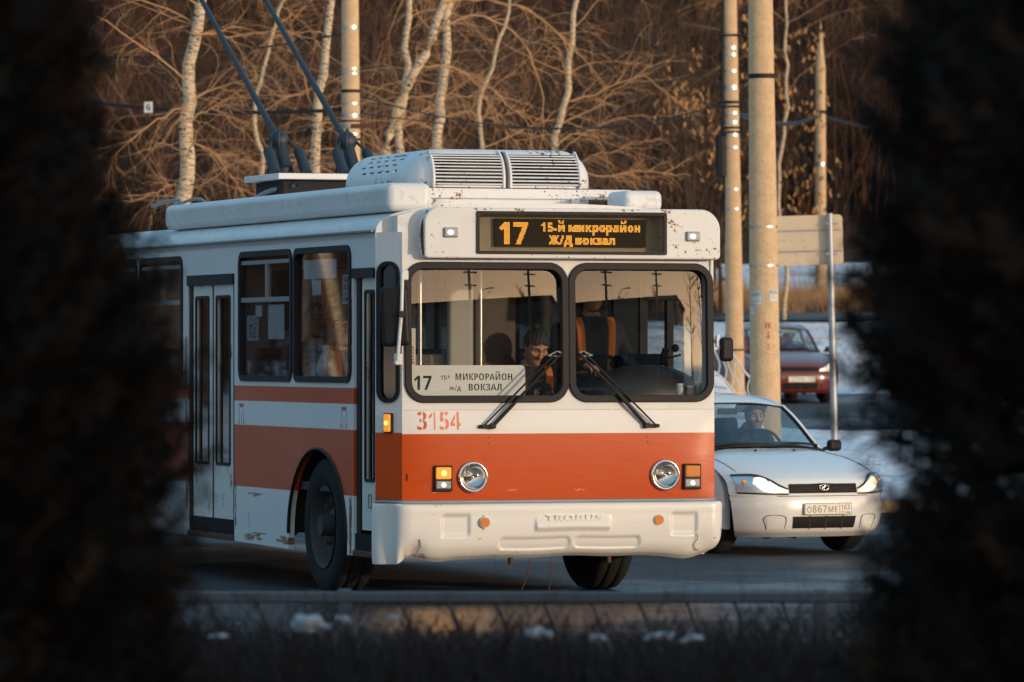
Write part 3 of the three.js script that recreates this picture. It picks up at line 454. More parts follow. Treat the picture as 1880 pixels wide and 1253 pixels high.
const frontTex = canvasTex(1400, 392, (c, w, h) => {
  const X = (x) => (x + 1.11) / 2.36 * w, Y = (y) => h - (y - 0.7) / 0.66 * h, r = rnd(8);
  c.fillStyle = '#dfdedb'; c.fillRect(0, 0, w, h); c.fillStyle = ORANGE; c.fillRect(0, Y(1.192), w, h);
  stencilText(c, '3', X(-1.005), Y(1.222), 104, '#c8502c', '#dfdedb', true, 0.84, 0.07); stencilText(c, '154', X(-0.925), Y(1.222), 104, '#d97c5c', '#dfdedb', true, 0.84, 0.07);
  for (const x of [-0.475, 0.73]) for (const y of [1.165, 1.125]) { c.fillStyle = '#2c1a14'; c.beginPath(); c.arc(X(x), Y(y), 3.4, 0, 7); c.fill(); }
  c.fillStyle = '#3a1a10'; c.fillRect(X(-1.085), Y(0.91), 8, 28);
  speckle(c, 0, Y(1.19), w, 300, 240, r, ['#8e2f10', '#e07a4c', '#6a2a16'], 0.25); speckle(c, 0, 0, w, 100, 160, r, ['#9a9284', '#bdb4a2'], 0.3);
  speckle(c, 0, Y(0.95), w, 160, 420, r, ['#57453c', '#7d6a5e', '#46362e'], 0.3, 0.8); speckle(c, 0, 0, w, h, 260, r, ['#6e655b', '#8d8478'], 0.22, 0.7);
  for (let i = 0; i < 26; i++) { c.strokeStyle = r() < 0.5 ? '#e3936c' : '#7a2d12'; c.globalAlpha = 0.3; c.lineWidth = 0.8 + r(); const x = r() * w, y = Y(1.18) + r() * 270; c.beginPath(); c.moveTo(x, y); c.lineTo(x + (r() - 0.5) * 90, y + (r() - 0.5) * 14); c.stroke(); } c.globalAlpha = 1;
  rustPatch(c, X(0.06), Y(0.705), 1200, 5, r, 90); rustPatch(c, X(-0.5), Y(1.235), 60, 8, r, 24);
  for (const [x, y] of [[-0.3, 0.79], [0.22, 0.785], [0.2, 0.79], [-0.86, 0.78]]) { c.fillStyle = '#e58a62'; c.globalAlpha = 0.5; for (let k = 0; k < 6; k++) { c.beginPath(); c.ellipse(X(x) + (r() - 0.5) * 34, Y(y) + (r() - 0.5) * 10, 3 + r() * 10, 1.5 + r() * 2, 0, 0, 7); c.fill(); } c.globalAlpha = 1; }
});
const paint = (name, map, coat = 0.12) => phy(name, { map, roughness: 0.55, roughnessMap: T.rough, specularIntensity: 0.45, clearcoat: coat, clearcoatRoughness: 0.12, bumpMap: T.soft, bumpScale: 0.003 });
M.side = paint('painted side', sideTex); M.corner = paint('painted corner', cornerTex); M.front = paint('painted front', frontTex, 0.5);
const lean = new THREE.Matrix4().makeTranslation(0, 1.36, 0).multiply(new THREE.Matrix4().makeRotationX(-1.5 * PI / 180)).multiply(new THREE.Matrix4().makeTranslation(0, -1.36, 0));
const back = (z) => new THREE.Matrix4().makeTranslation(0, 0, z), leanAt = (z) => lean.clone().multiply(back(z));

// sides
const leftWall = wall(V(-1.25, 0, 0), 0, 1), rightWall = wall(V(1.25, 0, 0), 0, -1);
const inWall = (m, z) => m.clone().multiply(back(z));
const WINDOWS = [[-2.185, -0.765, 0], [-3.664, -2.25, 1], [-6.632, -5.327, 1], [-8.1, -6.75, 1], [-9.55, -8.2, 1], [-11.1, -9.7, 0]], WY0 = 1.56, WY1 = 2.53;
{
  const s = new THREE.Shape(), S = 1.455; s.moveTo(-11.8, 0.31); s.lineTo(-8.35, 0.31);                // below the windows
  for (let k = 0; k <= 16; k++) { const a = PI - k / 16 * PI; s.lineTo(-7.6 + Math.cos(a) * 0.74, 0.42 + Math.sin(a) * 0.63); }
  s.lineTo(-6.8, 0.31); s.lineTo(-5.163, 0.31); s.lineTo(-5.163, S); s.lineTo(-11.8, S); s.closePath();
  const s2 = new THREE.Shape(); s2.moveTo(-3.817, 0.31); s2.lineTo(-2.35, 0.3);
  for (let k = 0; k <= 20; k++) { const a = PI - k / 20 * PI; s2.lineTo(-1.6 + Math.cos(a) * 0.74, 0.42 + Math.sin(a) * 0.64); }
  s2.lineTo(-0.86, 0.31); s2.lineTo(-0.7, 0.31); s2.lineTo(-0.7, S); s2.lineTo(-3.817, S); s2.closePath();
  const band = new MB(), sideUv = (x, y, z) => [(z + 12) / 12, (y - 0.3) / 2.4], quad = (a, y0, b, y1) => { const q = new THREE.Shape(); q.moveTo(a, y0); q.lineTo(b, y0); q.lineTo(b, y1); q.lineTo(a, y1); q.closePath(); return q; };
  band.ext(s, 0.045, inWall(leftWall, -0.045)).ext(s2, 0.045, inWall(leftWall, -0.045));
  for (const [a, b] of WINDOWS) { const lo = { '-0.765': -0.7, '-2.25': -2.2175, '-5.327': -5.163 }[b] ?? b + 0.06, hi = { '-2.185': -2.2175, '-3.664': -3.817 }[a] ?? a - 0.06, q = quad(hi, S, lo, 2.56); q.holes.push(rectHole(a, WY0, b, WY1, 0.09)); band.ext(q, 0.045, inWall(leftWall, -0.045)); }
  for (const [a, b] of [[-11.8, -11.16], [-9.64, -9.61], [-8.14, -8.16], [-6.69, -6.692]]) if (b > a) band.ext(quad(a, S, b, 2.56), 0.045, inWall(leftWall, -0.045));
  band.ext(quad(-11.8, 2.56, -0.185, 2.62), 0.045, inWall(leftWall, -0.045)).ext(quad(-5.163, 2.38, -3.817, 2.56), 0.045, inWall(leftWall, -0.045)).ext(quad(-0.7, 2.36, -0.185, 2.56), 0.045, inWall(leftWall, -0.045));
  band.build('side_wall', M.side, bus, sideUv);
  const t = new THREE.Shape(); t.moveTo(0.2, 0.31); t.lineTo(11.8, 0.31); t.lineTo(11.8, 2.62); t.lineTo(0.2, 2.62); t.closePath();
  t.holes.push(rectHole(0.3, 1.5, 1.45, 2.42, 0.06)); for (let k = 0; k < 6; k++) t.holes.push(rectHole(1.7 + k * 1.62, WY0, 3.12 + k * 1.62, WY1, 0.09));
  new MB().ext(t, 0.045, inWall(rightWall, -0.045)).build('side_wall', M.side, bus, (x, y, z) => [(z + 12) / 12, (y - 0.3) / 2.4]);
  // chamfered front corners
  const L = Math.hypot(0.14, 0.185), cw = wall(V(-1.25, 0, -0.185), 0.14 / L, 0.185 / L), cs = roundRect(0, 0.7, L, 2.618, 0.002); cs.holes.push(rectHole(0.03, 1.425, L - 0.03, 2.4, 0.08));
  new MB().ext(cs, 0.03, inWall(cw, -0.03)).build('corner_panel', M.corner, bus, (x, y) => [(x + 1.25) / 0.14, (y - 0.7) / 1.8]);
  new MB().ext(ring(0.018, 1.412, L - 0.018, 2.412, 0.09, 0.028), 0.035, inWall(cw, -0.018)).build('window_seal', M.rubber, bus);
  new MB().ext(roundRect(0.035, 1.43, L - 0.035, 2.395, 0.07), 0.004, inWall(cw, -0.014)).build('corner_window', M.dimmedGlass, bus);
  const lamp = inWall(cw, 0.0).multiply(new THREE.Matrix4().makeTranslation(L * 0.52, 1.27, 0.02));
  new MB().add(new RoundedBoxGeometry(0.055, 0.125, 0.04, 2, 0.01), lamp).build('side_marker_light', M.amberLit, bus).userData.label = 'lit amber side marker lamp';
  new MB().add(new RoundedBoxGeometry(0.075, 0.14, 0.03, 2, 0.008), lamp.clone().multiply(back(-0.01))).build('lamp_housing', M.plastic, bus);
  new MB().add(new THREE.SphereGeometry(0.016, 10, 8), lamp.clone().multiply(back(0.018))).build('side_marker_bulb', M.amberBulb, bus);
}
// windows of the near side
function busWindow(m, a, b, slider, glass) {
  const w = new MB().ext(ring(a - 0.012, WY0 - 0.012, b + 0.012, WY1 + 0.012, 0.1, 0.045), 0.05, inWall(m, -0.036)).build('window', M.rubber, bus);
  new MB().ext(roundRect(a + 0.02, WY0 + 0.02, b - 0.02, WY1 - 0.02, 0.07), 0.004, inWall(m, -0.022)).build('pane', glass, w);
  if (slider) {
    const yb = WY1 - 0.36, mid = (a + b) / 2;
    new MB().ext(roundRect(a + 0.03, yb - 0.018, b - 0.03, yb + 0.018, 0.004), 0.03, inWall(m, -0.03)).ext(roundRect(a + 0.03, WY1 - 0.09, b - 0.03, WY1 - 0.06, 0.004), 0.03, inWall(m, -0.03)).build('sliding_rail', M.grey, w);
    new MB().ext(roundRect(mid - 0.018, yb + 0.018, mid + 0.018, WY1 - 0.09, 0.004), 0.028, inWall(m, -0.03)).build('divider', M.grey, w);
  }
}
for (const [a, b, s] of WINDOWS) busWindow(leftWall, a, b, s, M.sideGlass);
for (let k = 0; k < 6; k++) busWindow(rightWall, 1.7 + k * 1.62, 3.12 + k * 1.62, 0, M.dimmedGlass);
{
  const w = new MB().ext(ring(0.29, 1.49, 1.46, 2.43, 0.06, 0.05), 0.06, inWall(rightWall, -0.045)).build('driver_window', M.plastic, bus);
  new MB().ext(roundRect(0.84, 1.52, 0.9, 2.4, 0.004), 0.05, inWall(rightWall, -0.045)).build('divider', M.plastic, w);
  new MB().ext(roundRect(0.33, 1.53, 1.42, 2.39, 0.03), 0.004, inWall(rightWall, -0.02)).build('pane', M.glass, w);
}
// notices taped inside the near windows
const photoTex = (seed) => canvasTex(96, 160, (c, w, h) => { const r = rnd(seed); c.fillStyle = '#b9bcc0'; c.fillRect(0, 0, w, h); for (let i = 0; i < 60; i++) { const v = 50 + r() * 150; c.fillStyle = `rgb(${v},${v},${v + 6})`; c.fillRect(8 + r() * 70, 10 + r() * 130, 4 + r() * 22, 3 + r() * 12); } c.strokeStyle = '#d8d8d8'; c.lineWidth = 6; c.strokeRect(3, 3, w - 6, h - 6); });
const sheetOn = (label, z0, y0, z1, y1, mat) => { const m = new MB().ext(roundRect(z0, y0, z1, y1, 0.002), 0.002, inWall(leftWall, -0.028)).build('notice_sheet', mat, bus, (x, y, z) => [(z - z0) / (z1 - z0), (y - y0) / (y1 - y0)]); m.userData.label = label; };
sheetOn('large white sheet taped high in the window', -2.03, 2.31, -1.21, 2.45, M.paper); sheetOn('small white sheet below the large one', -1.82, 2.19, -1.6, 2.3, M.paper);
sheetOn('printed poster on the front edge of the window', -1.06, 2.12, -0.78, 2.33, std('poster print', { map: photoTex(2), roughness: 0.8 }));
sheetOn('tall white sheet taped to the window', -2.98, 1.87, -2.55, 2.13, M.paper); sheetOn('small white note', -3.32, 2.04, -3.14, 2.13, M.paper); sheetOn('printed poster low in the window', -3.55, 1.86, -3.25, 2.05, std('poster print', { map: photoTex(5), roughness: 0.8 }));

// doors
function doorLeaf(a, b, y0, y1, glassY, inset) {
  const m = inWall(leftWall, -inset), s = roundRect(a, y0, b, y1, 0.012); s.holes.push(rectHole(a + 0.085, glassY, b - 0.085, y1 - 0.1, 0.02));
  const d = new MB().ext(s, 0.035, m).build('door', M.doorPaint, bus);
  new MB().ext(ring(a + 0.07, glassY - 0.015, b - 0.07, y1 - 0.085, 0.03, 0.022), 0.012, inWall(m, 0.032)).build('seal', M.rubber, d);
  new MB().ext(roundRect(a + 0.08, glassY - 0.005, b - 0.08, y1 - 0.095, 0.01), 0.004, inWall(m, 0.012)).build('pane', M.dimmedGlass, d);
  return d;
}
M.doorPaint = phy('worn door paint', { color: rgb(1, 1, 1), roughness: 0.55, map: canvasTex(256, 512, (c, w, h) => { const r = rnd(14); c.fillStyle = '#d6d4cc'; c.fillRect(0, 0, w, h); speckle(c, 0, 0, w, h, 300, r, ['#8b8578', '#6d675c'], 0.3, 1.4); for (let k = 0; k < 9; k++) rustPatch(c, r() * w, r() * h, 16, 50, r, 16); }, true) });
doorLeaf(-5.05, -4.51, 0.46, 2.3, 0.9, 0.05); doorLeaf(-4.45, -3.9, 0.46, 2.3, 0.9, 0.05);
const fd = doorLeaf(-0.575, -0.2, 0.5, 2.3, 0.86, 0.06);
new MB().ext(ring(-0.42, 0.66, -0.34, 0.76, 0.008, 0.012), 0.008, inWall(leftWall, -0.026)).build('handle', M.grey, fd);
new MB().ext(roundRect(-5.16, 2.3, -3.82, 2.38, 0.01), 0.06, inWall(leftWall, -0.045)).build('door_header', M.rubber, bus); new MB().ext(roundRect(-0.71, 2.3, -0.2, 2.37, 0.01), 0.06, inWall(leftWall, -0.045)).build('door_header', M.rubber, bus);
new MB().ext(roundRect(-5.16, 0.42, -5.07, 2.3, 0.01), 0.04, inWall(leftWall, -0.05)).ext(roundRect(-3.88, 0.42, -3.82, 2.3, 0.01), 0.04, inWall(leftWall, -0.05)).ext(roundRect(-4.5, 0.46, -4.46, 2.3, 0.01), 0.03, inWall(leftWall, -0.05)).ext(roundRect(-0.695, 0.36, -0.6, 2.3, 0.01), 0.04, inWall(leftWall, -0.06)).build('door_gasket', M.rubber, bus);
for (const [l, z] of [[1.33, -4.49], [0.5, -0.45]]) { const st = new MB().box(0.5, 0.12, l, -0.99, 0.41, z).build('step', M.under, bus); new MB().rbox(0.05, 0.045, l + 0.02, 0.01, -1.235, 0.33, z).build('edge', M.rust, st); }

const bulge = (x, y) => 0.022 * Math.max(0, 1 - ((y - 0.98) / 0.38) ** 2) * (1 - Math.min(1, Math.abs((x - 0.07) / 1.18)) ** 10);
// front
{
  // the lower front is pressed slightly outwards; the headlights sit in round holes
  const pg = new THREE.BoxGeometry(2.36, 0.659, 0.04, 60, 26, 1).translate(0.07, 1.0295, -0.02), pp = pg.attributes.position;
  for (let i = 0; i < pp.count; i++) pp.setZ(i, pp.getZ(i) + bulge(pp.getX(i), pp.getY(i))); pg.computeVertexNormals();
  const ev = new Evaluator(); ev.attributes = ['position', 'normal', 'uv']; ev.useGroups = false; let panel = new Brush(pg); panel.updateMatrixWorld();
  for (const [x, y] of [[-0.593, 0.885], [0.861, 0.889]]) { const hole = new Brush(new THREE.CylinderGeometry(0.098, 0.098, 0.3, 36).rotateX(PI / 2)); hole.position.set(x, y, 0); hole.updateMatrixWorld(); panel = ev.evaluate(panel, hole, SUBTRACTION); }
  new MB().add(panel.geometry).build('front_panel', M.front, bus, (x, y) => [(x + 1.11) / 2.36, (y - 0.7) / 0.66]);
  const up = roundRect(-1.11, 1.3605, 1.25, 2.46, [0.001, 0.001, 0.05, 0.02]); up.holes.push(rectHole(-1.075, 1.425, 0.125, 2.395, 0.13), rectHole(0.152, 1.425, 1.232, 2.395, 0.13));
  new MB().ext(up, 0.04, leanAt(-0.04)).build('windscreen_surround', M.white, bus);
  for (const [a, b] of [[-1.085, 0.132], [0.144, 1.24]]) {
    const seal = new MB().ext(ring(a, 1.417, b, 2.403, 0.14, 0.04), 0.03, leanAt(-0.016), { bevel: 0.006 }).build('windscreen_seal', M.rubber, bus);
    const cx = (a + b) / 2, hw = (b - a) / 2 - 0.012, pane = sheet((u, v) => { const s = u * 2 - 1, t = v * 2 - 1; return V(cx + s * hw, 1.91 + t * 0.482, -0.042 + 0.025 * (1 - s * s) * (1 - 0.0 * t * t) + 0.012 * (1 - t * t)).applyMatrix4(lean); }, 40, 24);
    put('windscreen_pane', pane, M.glass, bus);
  }
  for (const [x, y] of [[0.138, 1.86], [0.138, 1.68]]) new MB().cyl(0.012, 0.012, 0.02, x, y, -0.02, PI / 2).build('bolt', M.rust, bus);
  // right front corner filler and rear wall
  new MB().rbox(0.03, 1.75, 0.21, 0.01, 1.237, 1.58, -0.12).build('corner_panel', M.white, bus);
  new MB().box(2.5, 2.3, 0.05, 0, 1.46, -11.82).build('rear_wall', M.white, bus);
  new MB().tube([V(-1.245, 0.71, -0.19), V(-1.125, 0.71, 0.0), V(-1.06, 0.71, 0.02), V(0.1, 0.71, 0.022), V(1.2, 0.71, 0.022), V(1.262, 0.71, -0.02)], 0.014, 40, 8).tube([V(-1.25, 0.695, -0.19), V(-1.13, 0.695, 0.0), V(-1.06, 0.695, 0.026), V(0.1, 0.695, 0.03), V(1.2, 0.695, 0.03), V(1.268, 0.695, -0.02)], 0.01, 40, 8).build('moulding', M.grey, bus);
}
// bumper, pressed from one sheet
{
  const path = new THREE.Path(); path.moveTo(-1.262, -0.195); path.lineTo(-1.155, -0.02); path.quadraticCurveTo(-1.13, 0.028, -1.06, 0.032); path.lineTo(1.2, 0.05); path.quadraticCurveTo(1.285, 0.05, 1.288, -0.04); path.lineTo(1.268, -0.6);
  const P = path.getSpacedPoints(420), prof = new THREE.CatmullRomCurve3([V(0.7, -0.006, 0), V(0.688, 0.02, 0), V(0.6, 0.026, 0), V(0.46, 0.02, 0), V(0.39, 0.006, 0), V(0.34, -0.03, 0), V(0.31, -0.085, 0)]);
  const rr = (x, y, x0, y0, x1, y1, r) => { const cx = (x0 + x1) / 2, cy = (y0 + y1) / 2, qx = Math.abs(x - cx) - (x1 - x0) / 2 + r, qy = Math.abs(y - cy) - (y1 - y0) / 2 + r; return Math.hypot(Math.max(qx, 0), Math.max(qy, 0)) + Math.min(Math.max(qx, qy), 0) - r; };
  const inset = (d, e = 0.012) => smooth(e, -e, d);
  const g = sheet((u, v) => {
    const i = Math.min(419, Math.floor(u * 420)), f = u * 420 - i, a = P[i], b = P[Math.min(420, i + 1)], x = mix(a.x, b.x, f), z = mix(a.y, b.y, f), tx = b.x - a.x, tz = b.y - a.y, l = Math.hypot(tx, tz) || 1;
    const pr = prof.getPoint(v); let Y = pr.x, o = pr.y;
    const flap = smooth(-1.1, -1.16, x) * (z > -0.3 && x < 0 ? 1 : 0); Y -= flap * v * 0.04; o = mix(o, 0.012 + 0.02 * v * Math.sin(z * 30), flap * 0.9);
    o -= 0.016 * inset(rr(x, Y, -0.83, 0.475, -0.63, 0.62, 0.015)) + 0.016 * inset(rr(x, Y, 0.895, 0.475, 1.085, 0.62, 0.015)) + 0.014 * inset(rr(x, Y, -0.405, 0.372, 0.125, 0.452, 0.038)) + 0.014 * inset(rr(x, Y, 0.16, 0.372, 0.655, 0.452, 0.038));
    o += 0.022 * inset(rr(x, Y, -0.135, 0.51, 0.425, 0.605, 0.008), 0.008) * smooth(0.62, 0.51, Y);
    o -= 0.03 * Math.exp(-((x + 1.03) ** 2) / 0.004 - ((Y - 0.36) ** 2) / 0.004) + 0.012 * Math.exp(-((x - 1.12) ** 2) / 0.006 - ((Y - 0.4) ** 2) / 0.004) ;
    Y += v * (0.006 * Math.sin(x * 3.7 + 0.5) + 0.004 * Math.sin(x * 11)) + v * 0.03 * smooth(1.0, 1.25, x) - v * v * 0.02 * Math.exp(-((x + 0.86) ** 2) / 0.012) - v * v * 0.015 * Math.exp(-((x - 1.05) ** 2) / 0.02);
    return V(x - tz / l * o, Y, z + tx / l * o);
  }, 420, 64, true);
  const uv = g.attributes.uv; for (let i = 0; i < uv.count; i++) uv.setXY(i, uv.getX(i), 1 - uv.getY(i));
  M.bumper = phy('bumper paint', { color: rgb(1, 1, 1), map: canvasTex(2048, 320, (c, w, h) => { const r = rnd(19); c.fillStyle = '#dcdad4'; c.fillRect(0, 0, w, h); speckle(c, 0, 0, w, h, 900, r, ['#8f877b', '#a89f92', '#6f675d'], 0.28, 0.9); speckle(c, 0, h * 0.72, w, h * 0.28, 700, r, ['#5f574e', '#7b7166'], 0.35, 1.1); for (let i = 0; i < 40; i++) { c.strokeStyle = '#7d746a'; c.globalAlpha = 0.35; c.lineWidth = 1 + r(); const x = r() * w, y = r() * h; c.beginPath(); c.moveTo(x, y); c.lineTo(x + (r() - 0.5) * 60, y + (r() - 0.5) * 12); c.stroke(); } c.globalAlpha = 1; for (let i = 0; i < 10; i++) rustPatch(c, r() * w, (0.1 + 0.85 * r()) * h, 14, 10, r, 8); rustPatch(c, 250, 270, 60, 40, r, 40); }), roughness: 0.5, roughnessMap: T.rough, clearcoat: 0.2, clearcoatRoughness: 0.3 });
  const bumper = put('bumper', g, M.bumper, bus);
  const font = await new FontLoader().loadAsync('fonts/droid/droid_sans_bold.typeface.json');
  const tg = new TextGeometry('TROBUS', { font, size: 0.04, depth: 0.012, curveSegments: 5, bevelEnabled: true, bevelSize: 0.0015, bevelThickness: 0.002, bevelSegments: 1 }); tg.computeBoundingBox();
  const tw = tg.boundingBox.max.x; tg.scale(0.43 / tw, 1, 1).applyMatrix4(new THREE.Matrix4().makeShear(0, 0, 0.18, 0, 0, 0));
  new MB().add(tg, new THREE.Matrix4().makeTranslation(-0.065, 0.572, 0.066)).build('lettering', M.bumper, bumper);
  for (const [x, y] of [[-0.52, 0.565], [0.795, 0.57]]) { new MB().cyl(0.04, 0.04, 0.016, x, y, 0.072, PI / 2).box(0.012, 0.1, 0.006, x, y, 0.068).build('reflector_base', M.galv, bumper); new MB().cyl(0.034, 0.036, 0.02, x, y, 0.076, PI / 2).build('reflector', M.amber, bumper); }
  new MB().tube([V(1.085, 0.47, 0.078), V(1.09, 0.43, 0.074), V(1.07, 0.395, 0.062), V(1.082, 0.36, 0.05), V(1.11, 0.345, 0.04)], 0.003, 20, 5).tube([V(-1.0, 0.45, 0.056), V(-0.99, 0.4, 0.04), V(-1.01, 0.36, 0.02)], 0.003, 14, 5).build('crack', M.rust, bumper);
  new MB().rbox(0.03, 0.075, 0.05, 0.008, -0.28, 0.3, -0.06).rbox(0.03, 0.075, 0.05, 0.008, 0.46, 0.3, -0.06).build('bumper_bracket', M.rust, bumper);
  new MB().tube([V(-0.14, 0.3, -0.05), V(-0.16, 0.2, -0.03), V(-0.2, 0.08, -0.05)], 0.004, 10, 5).tube([V(0.02, 0.3, -0.05), V(0.01, 0.18, -0.03), V(0.0, 0.06, -0.04)], 0.004, 10, 5).build('hanging_wire', M.rust, bus);
}
// lamps of the front
function busHeadlight(x, y) {
  const h = new MB().add(new THREE.TorusGeometry(0.1, 0.013, 12, 36), new THREE.Matrix4().makeTranslation(x, y, 0.032)).build('headlight', M.chrome, bus);
  new MB().add(new THREE.LatheGeometry([[0.005, -0.05], [0.04, -0.045], [0.075, -0.025], [0.094, 0.008]].map(([a, b]) => new THREE.Vector2(a, b)), 30).rotateX(PI / 2), new THREE.Matrix4().makeTranslation(x, y, 0.032)).build('reflector', M.chrome, h);
  new MB().add(new THREE.SphereGeometry(0.2, 24, 8, 0, 2 * PI, 0, 0.5).rotateX(PI / 2).translate(0, 0, -0.165), new THREE.Matrix4().makeTranslation(x, y, 0.032)).build('lens', M.lens, h);
  new MB().sph(0.016, x, y, 0.01).build('bulb', M.chrome, h);
}
busHeadlight(-0.593, 0.885); busHeadlight(0.861, 0.889);
for (const [x, lit] of [[-0.816, 1], [1.066, 0]]) {
  new MB().rbox(0.135, 0.185, 0.03, 0.008, x, 0.877, 0.027).build('lamp_housing', M.plastic, bus);
  const t = new MB().rbox(0.115, 0.085, 0.03, 0.012, x, 0.915, 0.037).build('turn_signal_light', lit ? M.amberLit : M.amber, bus); t.userData.label = lit ? 'lit amber turn signal' : 'unlit dark amber turn signal';
  if (lit) new MB().sph(0.02, x, 0.915, 0.05).build('turn_signal_bulb', M.amberBulb, bus);
  new MB().rbox(0.115, 0.06, 0.024, 0.01, x, 0.832, 0.034).build('parking_light', M.grey, bus); new MB().sph(0.017, x, 0.832, 0.045).build('parking_light_bulb', M.whiteLit, bus);
}
{ const p = new THREE.SpotLight(rgb(1, 0.48, 0.08), 1.2, 0, 1.25, 0.5); p.position.set(-0.816, 0.91, 0.085); p.target.position.set(-0.816, 0.2, 2.5); p.castShadow = true; bus.add(p, p.target); }
// destination box above the windscreen
{
  const s = roundRect(-0.955, 2.446, 1.258, 2.782, [0.02, 0.02, 0.14, 0.1]); s.holes.push(rectHole(-0.577, 2.471, 0.849, 2.763, 0.01));
  const v = new MB().ext(s, 0.26, back(-0.2), { bevel: 0.012 }).build('destination_box', M.worn, bus);
  new MB().tube([V(-0.966, 2.455, 0.05), V(-0.972, 2.55, 0.035), V(-0.97, 2.66, 0.03), V(-0.925, 2.77, 0.02)], 0.012, 14, 8).build('rusty_end_seam', M.rust, v);
  new MB().rbox(1.45, 0.31, 0.02, 0.005, 0.136, 2.617, -0.1).build('backing', M.dark, v);
  new MB().ext(ring(-0.583, 2.465, 0.855, 2.769, 0.012, 0.022), 0.014, back(0.068)).build('gasket', M.rubber, v);
  // dot-matrix screen
  const GW = 132, GH = 24, small = document.createElement('canvas'); small.width = GW; small.height = GH; const q = small.getContext('2d'); q.fillStyle = '#000'; q.fillRect(0, 0, GW, GH); q.fillStyle = '#fff';
  q.font = 'bold 26px sans-serif'; q.save(); q.scale(0.92, 1); q.fillText('17', 3, 22); q.restore(); q.font = 'bold 10px sans-serif'; q.save(); q.fillText('15-й микрорайон', 40, 11); q.fillText('Ж/Д вокзал', 47, 22); q.restore();
  const px = q.getImageData(0, 0, GW, GH).data, S = 8;
  const led = canvasTex(GW * S, GH * S, (c, w, h) => { c.fillStyle = '#000'; c.fillRect(0, 0, w, h); for (let y = 0; y < GH; y++) for (let x = 0; x < GW; x++) if (px[(y * GW + x) * 4] > 105) { c.fillStyle = '#fff'; c.beginPath(); c.arc((x + 0.5) * S, (y + 0.5) * S, 3.4, 0, 7); c.fill(); } });
  const off = canvasTex(GW * S, GH * S, (c, w, h) => { c.fillStyle = '#191816'; c.fillRect(0, 0, w, h); c.fillStyle = '#4a4640'; for (let y = 0; y < GH; y++) for (let x = 0; x < GW; x++) { c.beginPath(); c.arc((x + 0.5) * S, (y + 0.5) * S, 2.6, 0, 7); c.fill(); } });
  const x0 = -0.41, x1 = 0.735, y0 = 2.52, y1 = 2.72;
  new MB().box(x1 - x0, y1 - y0, 0.02, (x0 + x1) / 2, (y0 + y1) / 2, -0.04).build('display_screen', std('dot matrix display', { map: off, roughness: 0.6, emissive: rgb(1, 0.45, 0.06), emissiveMap: led, emissiveIntensity: 3.4 }), v, (x, y) => [(x - x0) / (x1 - x0), (y - y0) / (y1 - y0)]);
  new MB().box(1.42, 0.285, 0.004, 0.136, 2.617, 0.06).build('display_pane', phy('dusty display pane', { color: rgb(0.75, 0.72, 0.66), transmission: 1, thickness: 0, roughness: 0.06, ior: 1.5 }), v);
  for (const x of [-0.775, 1.055]) { const y = x < 0 ? 2.616 : 2.6; new MB().rbox(0.105, 0.07, 0.03, 0.01, x, y, 0.076).build('clearance_light', M.grey, v); new MB().sph(0.017, x - 0.005, y, 0.09, 1.4, 1, 1).build('clearance_light_bulb', M.whiteLit, v); }
}
